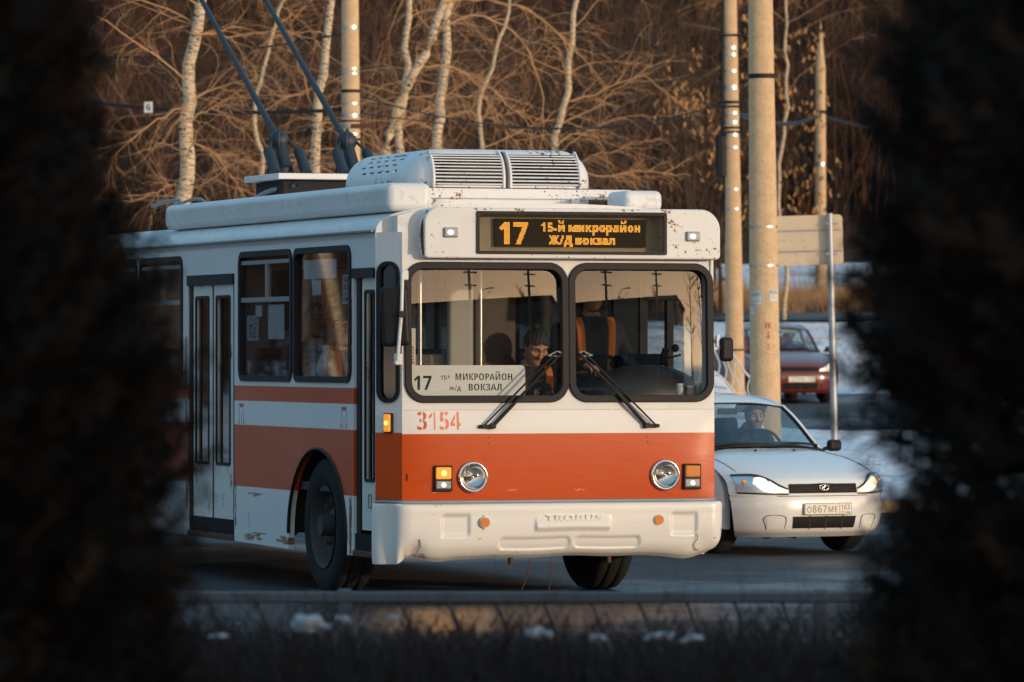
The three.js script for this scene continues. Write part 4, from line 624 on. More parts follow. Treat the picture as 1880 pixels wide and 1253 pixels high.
// roof
{
  const prof = [[-1.25, 2.61], [-1.235, 2.67], [-1.17, 2.725], [-1.0, 2.775], [-0.6, 2.82], [0, 2.835], [0.6, 2.82], [1.0, 2.775], [1.17, 2.725], [1.235, 2.67], [1.25, 2.61]];
  const s = new THREE.Shape(); s.moveTo(-1.25, 2.58); new THREE.SplineCurve(prof.map(([x, y]) => new THREE.Vector2(x, y))).getPoints(40).forEach((p) => s.lineTo(p.x, p.y)); s.lineTo(1.25, 2.58); s.closePath();
  new MB().ext(s, 11.62, back(-11.8)).build('roof', M.white, bus);
  const f = new THREE.Shape(); [[-1.125, 2.45], [1.25, 2.45], [1.25, 2.6], [1.17, 2.715], [1.0, 2.768], [0.6, 2.812], [0, 2.828], [-0.6, 2.812], [-1.0, 2.768], [-1.125, 2.735]].forEach(([x, y], i) => (i ? f.lineTo(x, y) : f.moveTo(x, y))); f.closePath();
  new MB().ext(f, 0.13, back(-0.19)).build('upper_front_panel', M.white, bus);
  new MB().rbox(0.03, 0.02, 11.55, 0.006, -1.262, 2.628, -5.98).build('gutter', M.grey, bus);
  new MB().rbox(0.34, 0.205, 6.05, 0.06, -0.97, 2.872, -3.28, 0, 0, 0, 5).build('roof_fairing', M.white, bus);
  new MB().rbox(0.3, 0.15, 0.4, 0.05, 0.84, 2.865, -0.55, 0, 0, 0, 5).build('roof_cap', M.white, bus);
  // frame and louvred housing
  new MB().rbox(1.62, 0.075, 0.05, 0.008, 0.14, 2.925, -0.95).box(0.06, 0.12, 0.06, -0.62, 2.84, -0.95).box(0.06, 0.12, 0.06, 0.52, 2.84, -0.95).box(0.05, 0.12, 0.06, 0.92, 2.84, -0.95).rbox(0.05, 0.075, 1.9, 0.008, -0.69, 2.925, -1.9).build('housing_frame', M.worn, bus);
  new MB().box(1.3, 0.16, 1.7, 0, 2.87, -1.9).build('dark_gap_box', M.dark, bus);  // dark box standing in for the shade in the openings below the frame
  const zf = -0.955, arc = (t) => { const L1 = 0.06, a = Math.max(0, t - L1) / 0.23; return a > 0 ? [3.025 + 0.23 * Math.sin(a), zf - 0.23 + 0.23 * Math.cos(a)] : [2.965 + t, zf]; };
  const ev = new Evaluator(); ev.attributes = ['position', 'normal', 'uv']; ev.useGroups = false;
  const brush = (g, x, y, z, rz = 0) => { const q = new Brush(g); q.position.set(x, y, z); q.rotation.z = rz; q.updateMatrixWorld(); return q; };
  let shell = ev.evaluate(brush(new RoundedBoxGeometry(1.4, 0.62, 1.92, 8, 0.23), 0, 2.945, -1.915), brush(new RoundedBoxGeometry(1.37, 0.59, 1.89, 8, 0.215), 0, 2.945, -1.915), SUBTRACTION);
  for (const x of [-0.295, 0.295]) shell = ev.evaluate(shell, brush(new THREE.BoxGeometry(0.53, 0.232, 0.36), x, 3.1, -1.02), SUBTRACTION);   // two openings behind the slats
  for (let i = 0; i < 4; i++) for (let j = 0; j < 5; j++) { const a = 0.35 + i * 0.22, x = -0.7 + 0.23 - 0.23 * Math.cos(a), y = 3.025 + 0.23 * Math.sin(a); shell = ev.evaluate(shell, brush(new THREE.BoxGeometry(0.1, 0.014, 0.1), x, y, -1.5 - j * 0.19 - (i % 2) * 0.08, -a * 0.4), SUBTRACTION); }
  shell.updateMatrixWorld(); const hs = new MB().add(shell.geometry, shell.matrixWorld).build('roof_housing', M.worn, bus);
  new MB().box(1.2, 0.3, 0.25, 0, 3.07, -1.62).build('dark_insert', std('radiator core', { color: rgb(0.1, 0.1, 0.1), roughness: 0.8, metalness: 0.2 }), hs);  // dark block added inside so the openings between the slats stay dark
  for (const [a, b] of [[-0.56, -0.03], [0.03, 0.56]]) {
    for (let k = 0; k <= 9; k++) { const [y, z] = arc(0.03 + k * 0.026), th = Math.max(0, 0.03 + k * 0.026 - 0.06) / 0.23; new MB().rbox(b - a, 0.009, 0.022, 0.003, (a + b) / 2, y, z, 0.35 - th * 0.6).build('louvre_slat', M.worn, hs); }
    for (const x of [a - 0.004, b + 0.004]) { const p = []; for (let k = 0; k <= 10; k++) { const [y, z] = arc(k * 0.032); p.push(V(x, y + 0.002, z + 0.006)); } new MB().tube(p, 0.013, 20, 6).build('louvre_frame', M.worn, hs); }
  }
  { const p = []; for (let k = 0; k <= 10; k++) { const [y, z] = arc(k * 0.032); p.push(V(0, y, z + 0.004)); } new MB().tube(p, 0.008, 20, 6).build('seam', M.rust, hs); }
  new MB().rbox(1.41, 0.008, 1.93, 0.003, 0, 2.966, -1.915).build('housing_gap_strip', M.rubber, hs);  // dark strip standing in for the shaded gap below the housing
  // trolley gear
  new MB().rbox(0.95, 0.05, 1.0, 0.01, 0, 3.19, -5.75).build('pole_platform', M.worn, bus); new MB().box(0.8, 0.32, 0.8, 0, 3.0, -5.75).build('platform_base', M.dark, bus);
  for (const x of [-0.29, 0.29]) {
    const base = new MB().cyl(0.07, 0.09, 0.1, x, 3.26, -5.72).bar(V(x, 3.26, -5.66), V(x, 3.5, -5.86), 0.055, 0.05, 12).sph(0.085, x, 3.5, -5.86).build('pole_base', M.blueGrey, bus), up = V(0, 0.485, -0.874), foot = V(x, 3.5, -5.86);
    new MB().bar(foot, foot.clone().addScaledVector(up, 6), 0.027, 0.014, 12).build('trolley_pole', M.blueGrey, bus);
    for (const o of [-0.13, 0.13]) new MB().bar(V(x + o, 3.22, -5.5), V(x + o, 3.41, -5.72), 0.045, 0.045, 12).bar(V(x + o, 3.41, -5.72), V(x + o * 0.4, 3.52, -5.84), 0.012).build('spring_cylinder', M.blueGrey, base);
    new MB().add(new THREE.TorusGeometry(0.1, 0.012, 8, 20).rotateY(1.2), new THREE.Matrix4().makeTranslation(x, 3.5, -5.84)).build('collar', M.blueGrey, base);
    new MB().tube([V(x - 0.08, 3.5, -5.84), V(x - 0.12, 3.35, -5.75), V(x - 0.1, 3.2, -5.85), V(x - 0.12, 2.95, -6.3)], 0.008, 16, 5).build('lead_wire', M.plastic, base);
  }
  new MB().tube([V(-0.3, 3.12, -5.3), V(-0.42, 3.08, -5.7), V(-0.5, 2.95, -6.3), V(-0.55, 2.85, -6.7)], 0.022, 16, 6).tube([V(-0.65, 2.84, -7.6), V(-0.66, 3.02, -7.5), V(-0.64, 3.06, -7.9), V(-0.6, 3.04, -8.7)], 0.016, 20, 6).tube([V(-0.45, 2.84, -7.2), V(-0.5, 3.05, -7.4), V(-0.6, 3.02, -8.0)], 0.014, 16, 6).build('roof_rail', M.grey, bus);
  new MB().tube([V(-0.8, 2.85, -9.3), V(-0.82, 3.05, -9.35), V(-0.84, 3.08, -9.7), V(-0.82, 2.85, -9.8)], 0.03, 20, 7).tube([V(-0.85, 2.85, -10.5), V(-0.86, 3.06, -10.6), V(-0.8, 3.1, -10.9)], 0.022, 16, 6).build('pole_catch', M.blueGrey, bus);
}
// wipers
for (const [bx, tx, s] of [[-0.483, 0.06, 1], [0.755, 0.215, -1]]) {
  const w = new MB().bar(V(bx - 0.035 * s, 1.245, 0.035), V(tx - 0.02 * s, 1.775, 0.03), 0.007).build('wiper', M.plastic, bus);
  new MB().bar(V(bx + 0.035 * s, 1.245, 0.035), V(mix(bx, tx, 0.45) + 0.035 * s, 1.49, 0.04), 0.014, 0.012).bar(V(mix(bx, tx, 0.45) + 0.035 * s, 1.49, 0.04), V(tx + 0.012 * s, 1.765, 0.03), 0.009).build('arm', M.plastic, w);
  new MB().rbox(0.12, 0.026, 0.04, 0.006, bx, 1.243, 0.025).cyl(0.02, 0.022, 0.05, bx + 0.035 * s, 1.245, 0.03, PI / 2).cyl(0.013, 0.013, 0.04, bx - 0.035 * s, 1.245, 0.03, PI / 2).build('pivot', M.plastic, w);
  new MB().bar(V(tx - 0.02 * s, 1.775, 0.03), V(tx + 0.012 * s, 1.765, 0.03), 0.006).bar(V(tx - 0.09 * s, 1.745, 0.03), V(tx - 0.02 * s, 1.777, 0.03), 0.005).bar(V(tx - 0.09 * s, 1.745, 0.03), V(tx + 0.0 * s, 1.74, 0.03), 0.004).build('link', M.grey, w);
}
// mirrors
{
  const m = new MB().rbox(0.2, 0.42, 0.07, 0.06, -1.215, 2.02, 0.17, 0, -0.35, 0.05, 5).build('mirror', M.plastic, bus);
  new MB().bar(V(-1.178, 2.33, 0.22), V(-1.19, 2.06, 0.235), 0.013).bar(V(-1.19, 2.06, 0.235), V(-1.215, 1.715, 0.22), 0.013).build('rod', M.white, m);
  new MB().rbox(0.05, 0.07, 0.05, 0.01, -1.155, 2.31, 0.19).bar(V(-1.155, 2.31, 0.19), V(-1.11, 2.31, -0.03), 0.014).rbox(0.055, 0.08, 0.04, 0.01, -1.205, 1.72, 0.2).bar(V(-1.2, 1.72, 0.2), V(-1.13, 1.7, -0.02), 0.014).build('bracket', M.white, m);
  new MB().cyl(0.024, 0.024, 0.05, -1.19, 2.035, 0.225, PI / 2).build('clamp', M.rubber, m);
  const n = new MB().rbox(0.11, 0.175, 0.06, 0.03, 1.335, 1.79, 0.02, 0, 0.3, 0, 4).build('mirror', M.plastic, bus);
  new MB().bar(V(1.3, 1.79, 0.04), V(1.255, 1.86, -0.03), 0.012).rbox(0.03, 0.09, 0.03, 0.008, 1.272, 1.85, 0.01).build('bracket', M.white, n);
}
// wheels and underside
const tyreGeo = new THREE.LatheGeometry([[0.3, -0.12], [0.36, -0.145], [0.46, -0.14], [0.493, -0.11], [0.5, -0.06], [0.485, -0.05], [0.485, -0.035], [0.5, -0.03], [0.5, 0.03], [0.485, 0.035], [0.485, 0.05], [0.5, 0.06], [0.493, 0.11], [0.46, 0.14], [0.36, 0.145], [0.3, 0.12]].map(([a, b]) => new THREE.Vector2(a, b)), 48).rotateZ(PI / 2);
function busWheel(x, z, side) {
  const w = put('wheel', tyreGeo, M.tyre, bus); w.position.set(x, 0.5, z);
  const rim = put('rim', new THREE.LatheGeometry([[0.06, 0.06], [0.12, 0.06], [0.15, 0.02], [0.25, 0.0], [0.275, 0.06], [0.3, 0.13], [0.315, 0.14]].map(([a, b]) => new THREE.Vector2(a, b)), 36).rotateZ(PI / 2 * (side < 0 ? 1 : -1)), M.hub, w);
  new MB().cyl(0.075, 0.085, 0.12, side * 0.1, 0, 0, 0, 0, PI / 2).build('hub', M.hub, w);
  for (let k = 0; k < 8; k++) { const a = k / 8 * 2 * PI; new MB().cyl(0.018, 0.018, 0.05, side * 0.05, Math.sin(a) * 0.19, Math.cos(a) * 0.19, 0, 0, PI / 2, 6).build('bolt', M.rust, w); }
}
M.hub = std('dirty rim', { color: rgb(0.05, 0.048, 0.046), roughness: 0.7, metalness: 0.2 });
busWheel(-1.07, -1.6, -1); busWheel(0.93, -1.6, 1); busWheel(-1.05, -7.6, -1); busWheel(1.05, -7.6, 1);
new MB().box(1.5, 0.2, 11, 0, 0.56, -5.9).box(2.3, 0.12, 0.9, 0, 0.66, -0.62).box(2.44, 0.1, 2.4, 0, 0.66, -3.7).box(2.44, 0.1, 3, 0, 0.66, -10).cyl(0.07, 0.07, 1.9, 0, 0.48, -1.6, 0, 0, PI / 2).build('chassis', M.under, bus);
for (const z of [-1.6, -7.6]) for (const x of [-1, 1]) put('wheel_housing', sheet((u, v) => { const a = PI * u; return V(x * mix(1.215, 0.7, v), 0.42 + Math.sin(a) * 0.66, z + Math.cos(a) * 0.76); }, 20, 2), M.under, bus);
new MB().tube(Array.from({ length: 21 }, (_, k) => V(-1.252, 0.42 + Math.sin(k / 20 * PI) * 0.64, -1.6 + Math.cos(k / 20 * PI) * 0.74)), 0.014, 40, 6).build('arch_trim', M.rubber, bus);

// inside
{
  new MB().box(2.38, 0.06, 11.4, 0, 0.78, -6.0).build('floor', std('bus floor', { color: rgb(0.07, 0.06, 0.055), roughness: 0.9 }), bus);
  new MB().box(2.36, 0.03, 11.3, 0, 2.56, -6.0).build('ceiling', std('ceiling board', { color: rgb(0.16, 0.155, 0.145), roughness: 0.7 }), bus);
  new MB().rbox(2.2, 0.5, 0.35, 0.06, 0.05, 1.17, -0.3).rbox(2.3, 0.06, 0.5, 0.02, 0.05, 1.4, -0.32).build('dashboard', M.dark, bus);
  new MB().add(new THREE.SphereGeometry(1, 32, 18).scale(0.47, 0.25, 0.26), new THREE.Matrix4().makeTranslation(0.87, 1.43, -0.42)).rbox(0.8, 0.08, 0.3, 0.03, 0.87, 1.44, -0.4).build('instrument_cowl', phy('dark cowl', { color: rgb(0.03, 0.028, 0.026), roughness: 0.45 }), bus);
  new MB().rbox(0.3, 0.1, 0.02, 0.008, 0.95, 1.715, -0.56, -0.6).build('tablet', M.plastic, bus);
  new MB().add(new THREE.TorusGeometry(0.25, 0.016, 10, 40).rotateX(-1.0), new THREE.Matrix4().makeTranslation(0.62, 1.62, -0.66)).bar(V(0.62, 1.62, -0.66), V(0.66, 1.3, -0.45), 0.03).bar(V(0.38, 1.62, -0.66), V(0.86, 1.62, -0.66), 0.012).build('steering_wheel', M.plastic, bus);
  new MB().rbox(0.2, 1.55, 0.06, 0.03, -0.34, 1.68, -1.02).rbox(0.32, 0.95, 0.05, 0.02, -0.55, 1.28, -1.15).build('partition', M.cream, bus);
  new MB().bar(V(-0.19, 0.8, -1.0), V(-0.19, 2.55, -1.0), 0.017, 0.017, 12).bar(V(-0.75, 0.8, -0.7), V(-0.75, 2.55, -0.7), 0.015, 0.015, 12).build('handrail', M.steel, bus);
  new MB().rbox(0.33, 1.7, 0.05, 0.02, 0.0, 1.66, -1.25).build('partition_door', std('brown board', { color: rgb(0.09, 0.05, 0.035), roughness: 0.6 }), bus);
  new MB().box(1.02, 0.85, 0.05, 0.7, 1.22, -1.45).box(1.02, 0.3, 0.05, 0.7, 2.4, -1.45).box(0.06, 0.6, 0.05, 0.23, 1.95, -1.45).box(0.2, 0.6, 0.05, 1.1, 1.95, -1.45).build('cab_wall', M.dark, bus);
  new MB().rbox(0.5, 0.12, 0.45, 0.05, 0.7, 1.37, -1.05).rbox(0.48, 0.62, 0.1, 0.05, 0.7, 1.68, -1.32, 0.1).box(0.2, 0.56, 0.2, 0.7, 1.07, -1.1).build('driver_seat', M.dark, bus);
  new MB().rbox(0.42, 0.12, 0.42, 0.05, 0.2, 1.06, -0.98).rbox(0.42, 0.5, 0.08, 0.04, 0.2, 1.35, -1.19).box(0.2, 0.26, 0.2, 0.2, 0.92, -1.0).build('helper_seat', M.dark, bus);
  const seatMat = std('seat vinyl', { color: rgb(0.09, 0.035, 0.03), roughness: 0.6 });
  for (const z of [-2.5, -3.3, -5.9, -6.7, -8.4]) for (const x of [-0.8, 0.8]) { if (x < 0 && z === -5.9) continue; new MB().rbox(0.74, 0.1, 0.42, 0.04, x, 1.22, z).rbox(0.74, 0.6, 0.09, 0.04, x, 1.5, z - 0.24, 0.12).box(0.1, 0.42, 0.3, x, 0.99, z).build('passenger_seat', seatMat, bus); }
  for (const z of [-2.2, -4.5, -6.5]) new MB().bar(V(-0.4, 0.8, z), V(-0.4, 2.55, z), 0.017, 0.017, 10).build('handrail', M.steel, bus);
  new MB().bar(V(1.18, 1.75, -0.5), V(1.02, 1.72, -0.42), 0.008).sph(0.03, 1.12, 1.8, -0.45).rbox(0.04, 0.12, 0.06, 0.01, 1.02, 1.74, -0.42, 0, 0, -0.3).build('cab_fan', M.plastic, bus);
  new MB().rbox(0.5, 0.42, 0.02, 0.01, 1.02, 2.35, -0.2, -0.15).build('sun_visor', M.dark, bus);
}
// the route board and the other things that stand behind the windscreen
{
  const b = inBus('route_board', 'white route board with stencilled 17 and destinations behind the left windscreen', 'sign', -0.59, 1.445, -0.115);
  const tex = canvasTex(1024, 290, (c, w, h) => {
    c.fillStyle = '#eeebe4'; c.fillRect(0, 0, w, h); c.fillStyle = '#14171a'; c.font = 'bold 176px sans-serif'; c.save(); c.scale(0.86, 1); c.fillText('17', 42, 218); c.restore();
    stencilText(c, '15', 276, 130, 58, '#202225', '#eeebe4', true, 0.85); stencilText(c, 'й', 338, 112, 36, '#202225', '#eeebe4', true, 0.85);
    stencilText(c, 'МИКРОРАЙОН', 402, 132, 82, '#1c1e22', '#eeebe4', true, 0.84); stencilText(c, 'ж/д', 352, 222, 60, '#202225', '#eeebe4', true, 0.9); stencilText(c, 'ВОКЗАЛ', 518, 224, 82, '#1c1e22', '#eeebe4', true, 0.9);
    speckle(c, 0, 0, w, h, 120, rnd(3), ['#9a9488', '#b5afa2'], 0.4);
  });
  new MB().ext(roundRect(-0.435, 0, 0.435, 0.232, [0.01, 0.01, 0.03, 0.01]), 0.008).build('board', std('route board', { map: tex, roughness: 0.7 }), b, (x, y) => [(x + 0.435) / 0.87, y / 0.232]);
  new MB().rbox(0.5, 0.03, 0.12, 0.01, 0, 0.0, -0.07).build('holder', M.plastic, b);
  const k = inBus('paper_card', 'narrow white card with upright red lettering at the windscreen edge', 'card', -0.985, 1.44, -0.2, 0.5);
  new MB().ext(roundRect(-0.05, 0, 0.05, 0.5, 0.004), 0.004).build('card', std('card print', { roughness: 0.8, map: canvasTex(128, 640, (c, w, h) => { c.fillStyle = '#d6d0c6'; c.fillRect(0, 0, w, h); c.save(); c.translate(104, 330); c.rotate(-PI / 2); c.fillStyle = '#b8442a'; c.font = 'bold 112px sans-serif'; c.scale(0.8, 1); c.fillText('ина', 0, 0); c.restore(); }) }), k, (x, y) => [(x + 0.05) / 0.1, y / 0.5]);
  for (const [x, hh, c, l, z] of [[1.06, 0.1, [0.5, 0.52, 0.48], 'pale jar on the dashboard beside the tablet', -0.2], [1.14, 0.085, [0.55, 0.3, 0.26], 'middle jar with a reddish label on the dashboard', -0.19], [1.205, 0.12, [0.25, 0.32, 0.27], 'tall greenish jar in the corner of the dashboard', -0.21]]) { const j = inBus('jar', l, 'jar', x, 1.43, z, 0, 'jars on the dashboard'); put('body', new THREE.LatheGeometry([[0, 0], [0.032, 0], [0.034, 0.01], [0.034, hh - 0.02], [0.026, hh - 0.005], [0.026, hh]].map(([a, b]) => new THREE.Vector2(a, b)), 20), std('jar', { color: rgb(...c), roughness: 0.3 }), j); put('lid', new THREE.CylinderGeometry(0.029, 0.029, 0.016, 20).translate(0, hh + 0.006, 0), M.paper, j); }
}

// ---------------------------------------------------------------- people
const capsule = (p, a, b, ra, rb) => { const ax = p[0] - a[0], ay = p[1] - a[1], az = p[2] - a[2], bx = b[0] - a[0], by = b[1] - a[1], bz = b[2] - a[2], h = clamp((ax * bx + ay * by + az * bz) / (bx * bx + by * by + bz * bz + 1e-9)); return Math.hypot(ax - bx * h, ay - by * h, az - bz * h) - mix(ra, rb, h); };
const ball = (p, c, r) => { const x = (p[0] - c[0]) / r[0], y = (p[1] - c[1]) / r[1], z = (p[2] - c[2]) / r[2], k = Math.hypot(x, y, z); return (k - 1) * Math.min(r[0], r[1], r[2]); };
const smin = (a, b, k) => { const h = Math.max(k - Math.abs(a - b), 0) / k; return Math.min(a, b) - h * h * k * 0.25; };
function march(fn, c, half, res) {
  const mc = new MarchingCubes(res, M.dark, false, false, 90000); mc.isolation = 0; const hs = res / 2, p = [0, 0, 0];
  for (let z = 0; z < res; z++) for (let y = 0; y < res; y++) for (let x = 0; x < res; x++) { p[0] = c[0] + (x - hs) / hs * half; p[1] = c[1] + (y - hs) / hs * half; p[2] = c[2] + (z - hs) / hs * half; mc.field[x + y * res + z * res * res] = -fn(p); }
  mc.update(); const n = mc.count * 3, P = new Float32Array(n), N = new Float32Array(n);
  for (let i = 0; i < n; i++) { P[i] = mc.positionArray[i] * half + c[i % 3]; N[i] = mc.normalArray[i]; }
  for (let i = 0; i < n; i += 3) { const l = Math.hypot(N[i], N[i + 1], N[i + 2]) || 1; N[i] /= l; N[i + 1] /= l; N[i + 2] /= l; }
  const g = new THREE.BufferGeometry(); g.setAttribute('position', new THREE.BufferAttribute(P, 3)); g.setAttribute('normal', new THREE.BufferAttribute(N, 3)); return g;
}
const skull = (p) => smin(ball(p, [0, 0.03, -0.012], [0.076, 0.094, 0.096]), ball(p, [0, -0.05, 0.022], [0.058, 0.066, 0.062]), 0.05);
const headFn = (p) => {
  const q = [Math.abs(p[0]), p[1], p[2]]; let d = skull(p);
  d = smin(d, capsule(q, [0, 0.02, 0.083], [0, -0.022, 0.106], 0.009, 0.014), 0.018); d = smin(d, capsule(q, [0.006, -0.026, 0.098], [0.014, -0.028, 0.09], 0.009, 0.007), 0.012);
  d = smin(d, capsule(q, [0.012, 0.034, 0.083], [0.05, 0.032, 0.066], 0.012, 0.01), 0.016); d = smin(d, ball(q, [0.045, -0.012, 0.066], [0.026, 0.02, 0.02]), 0.02);
  d = -smin(-d, ball(q, [0.031, 0.013, 0.094], [0.02, 0.012, 0.016]), 0.012); d = smin(d, ball(q, [0.031, 0.012, 0.073], [0.014, 0.013, 0.013]), 0.004);
  d = smin(d, capsule(q, [0, -0.053, 0.083], [0.02, -0.055, 0.074], 0.008, 0.005), 0.008); d = smin(d, ball(p, [0, -0.093, 0.058], [0.028, 0.022, 0.024]), 0.025);
  d = smin(d, ball(q, [0.08, 0.004, -0.008], [0.011, 0.033, 0.02]), 0.012);
  return smin(d, capsule(p, [0, -0.06, -0.022], [0, -0.2, -0.045], 0.052, 0.062), 0.03);
};
const headGeo = march(headFn, [0, -0.03, 0], 0.19, 76);
const hairFn = (low) => (p) => Math.max(skull(p) - 0.013 - 0.003 * Math.sin(p[0] * 160) * Math.sin(p[2] * 140 + p[1] * 90), -(p[1] - mix(low, 0.072, smooth(-0.02, 0.07, p[2])) - 0.01 * Math.cos(p[0] * 60)), p[2] > 0.02 ? -(p[1] - 0.06 + 0.6 * (0.075 - Math.abs(p[0]))  * 0) : -1);
const hairGeo = march(hairFn(-0.03), [0, 0.03, 0], 0.15, 60);
const handFn = (curl) => {                                                                         // wrist at the origin, fingers along +z, palm down, thumb on +x
  const bones = [[[0, 0, -0.03], [0, 0, 0.01], 0.027, 0.027], [[0.02, 0, 0.01], [0.024, 0.002, 0.075], 0.017, 0.013], [[0, 0, 0.01], [0, 0.004, 0.08], 0.018, 0.014], [[-0.02, 0, 0.01], [-0.024, 0, 0.072], 0.017, 0.013]];
  const fingers = [[0.029, 0.078, 0.072, 0.0088], [0.0095, 0.084, 0.08, 0.009], [-0.0105, 0.081, 0.075, 0.0088], [-0.03, 0.07, 0.058, 0.008]].map(([x, z, l, r]) => { const pts = [[x, 0.002, z]]; let a = curl * 0.5; for (const s of [0.45, 0.32, 0.23]) { const q = pts[pts.length - 1]; pts.push([q[0] * 1.02, q[1] - Math.sin(a) * l * s, q[2] + Math.cos(a) * l * s]); a += curl * 0.75; } return [pts, r]; });
  fingers.push([[[0.03, -0.004, 0.015], [0.05, -0.014, 0.042], [0.052, -0.026, 0.066], [0.044, -0.034, 0.084]], 0.0105]);
  return (p) => { let d = 1; for (const b of bones) d = smin(d, capsule(p, ...b), 0.02); for (const [pts, r] of fingers) { let f = 1; for (let k = 0; k < 3; k++) f = smin(f, capsule(p, pts[k], pts[k + 1], r * (1 - k * 0.09), r * (1 - (k + 1) * 0.09)), 0.004); d = smin(d, f, 0.007); } return d; };
};
const handGeo = march(handFn(0.75), [0.005, -0.02, 0.055], 0.1, 66);
const SKIN = [0.46, 0.25, 0.165];
function person(root, o) {
  const arms = o.arms, bodyBones = [[[-0.075, 0.05, 0], [-0.095, 0.42, -0.01], 0.125, 0.12], [[0.075, 0.05, 0], [0.095, 0.42, -0.01], 0.125, 0.12], [[-0.16, 0.475, -0.02], [0.16, 0.475, -0.02], 0.075, 0.075], [[0, 0.48, -0.02], [0, 0.58, -0.01], 0.075, 0.058]];
  const torso = (p) => { let d = 1; for (const b of bodyBones) d = smin(d, capsule(p, ...b), 0.07); return d; };
  const limbs = []; for (const s of [-1, 1]) { const a = arms[s < 0 ? 0 : 1]; limbs.push([[s * 0.185, 0.465, -0.02], a.elbow, 0.062, 0.05], [a.elbow, a.wrist, 0.05, 0.036], [[s * 0.09, 0.05, 0.02], [s * 0.13, 0.06, 0.4], 0.085, 0.062], [[s * 0.13, 0.06, 0.4], [s * 0.13, -0.34, 0.44], 0.06, 0.042], [[s * 0.13, -0.36, 0.43], [s * 0.14, -0.38, 0.55], 0.045, 0.035]); }
  const body = (p) => { let d = torso(p); for (const b of limbs) d = smin(d, capsule(p, ...b), 0.035); return d + 0.003 * Math.sin(p[1] * 70 + 4 * Math.sin(p[0] * 22)) * Math.sin(p[0] * 30 + p[2] * 24); };
  const P = [], N = [], C = [], addGeo = (g, m, color) => { const q = g.clone(); if (m) q.applyMatrix4(m); const a = g.attributes.position, p = q.attributes.position, n = q.attributes.normal; for (let i = 0; i < p.count; i++) { P.push(p.getX(i), p.getY(i), p.getZ(i)); N.push(n.getX(i), n.getY(i), n.getZ(i)); C.push(...color(a.getX(i), a.getY(i), a.getZ(i))); } };
  addGeo(march(body, [0, 0.1, 0.12], 0.62, 84), null, (x, y, z) => (y > 0.56 && Math.abs(x) < 0.07 ? SKIN : y < 0.1 && z > 0.02 ? o.trousers : o.jacket));
  const headM = new THREE.Matrix4().makeRotationFromEuler(new THREE.Euler(o.pitch ?? 0, o.yaw ?? 0, o.roll ?? 0, 'YXZ')).setPosition(...(o.head ?? [0, 0.72, 0.02]));
  addGeo(headGeo, headM, (x, y, z) => { const ax = Math.abs(x); if (y < -0.115) return o.jacket; if (z > 0.05 && Math.abs(y - 0.037) < 0.006 && ax > 0.012 && ax < 0.054) return o.hair; if (z > 0.066 && Math.hypot((ax - 0.031) / 0.013, (y - 0.012) / 0.0055) < 1) return o.closed ? [0.3, 0.15, 0.1] : [0.06, 0.04, 0.035]; if (z > 0.07 && ax < 0.024 && Math.abs(y + 0.054) < 0.007) return [0.4, 0.19, 0.135]; if (o.stubble && y < -0.035 && z > -0.03 && y > -0.13) return [0.26, 0.16, 0.125]; return SKIN; });
  for (const s of [0, 1]) { const a = arms[s], z = V(...(a.dir ?? [0, 0, 1])).normalize(), y0 = V(...(a.up ?? [0, 1, 0])), x = y0.clone().cross(z).normalize(), y = z.clone().cross(x), m = new THREE.Matrix4().makeBasis(x.multiplyScalar(s ? -1 : 1), y, z).setPosition(...a.wrist); addGeo(handGeo, m, () => SKIN); }
  const g = new THREE.BufferGeometry(); g.setAttribute('position', new THREE.Float32BufferAttribute(P, 3)); g.setAttribute('normal', new THREE.Float32BufferAttribute(N, 3)); g.setAttribute('color', new THREE.Float32BufferAttribute(C, 3));
  put('body', g, M.person, root);
  put('hair', hairGeo.clone().applyMatrix4(headM), std('hair', { color: rgb(...o.hair), roughness: 0.7 }), root);
  if (o.vest) { const vest = march((p) => Math.max(torso(p) - 0.016, Math.abs(Math.abs(p[0]) - o.vest - 0.05 * p[1]) - 0.03, -p[2] - 0.02, 0.02 - p[1], p[1] - 0.56), [0, 0.3, 0], 0.34, 64); put('vest', vest, M.vest, root); }
}
M.person = std('skin and cloth', { vertexColors: true, roughness: 0.75 }); M.vest = std('orange vest', { color: rgb(0.72, 0.2, 0.02), roughness: 0.7 });
const LAP = [{ elbow: [-0.27, 0.24, 0.0], wrist: [-0.08, 0.2, 0.24], dir: [0.5, -0.1, 0.8] }, { elbow: [0.27, 0.24, 0.0], wrist: [0.08, 0.2, 0.24], dir: [-0.5, -0.1, 0.8] }];
const DARK = [0.018, 0.018, 0.022];
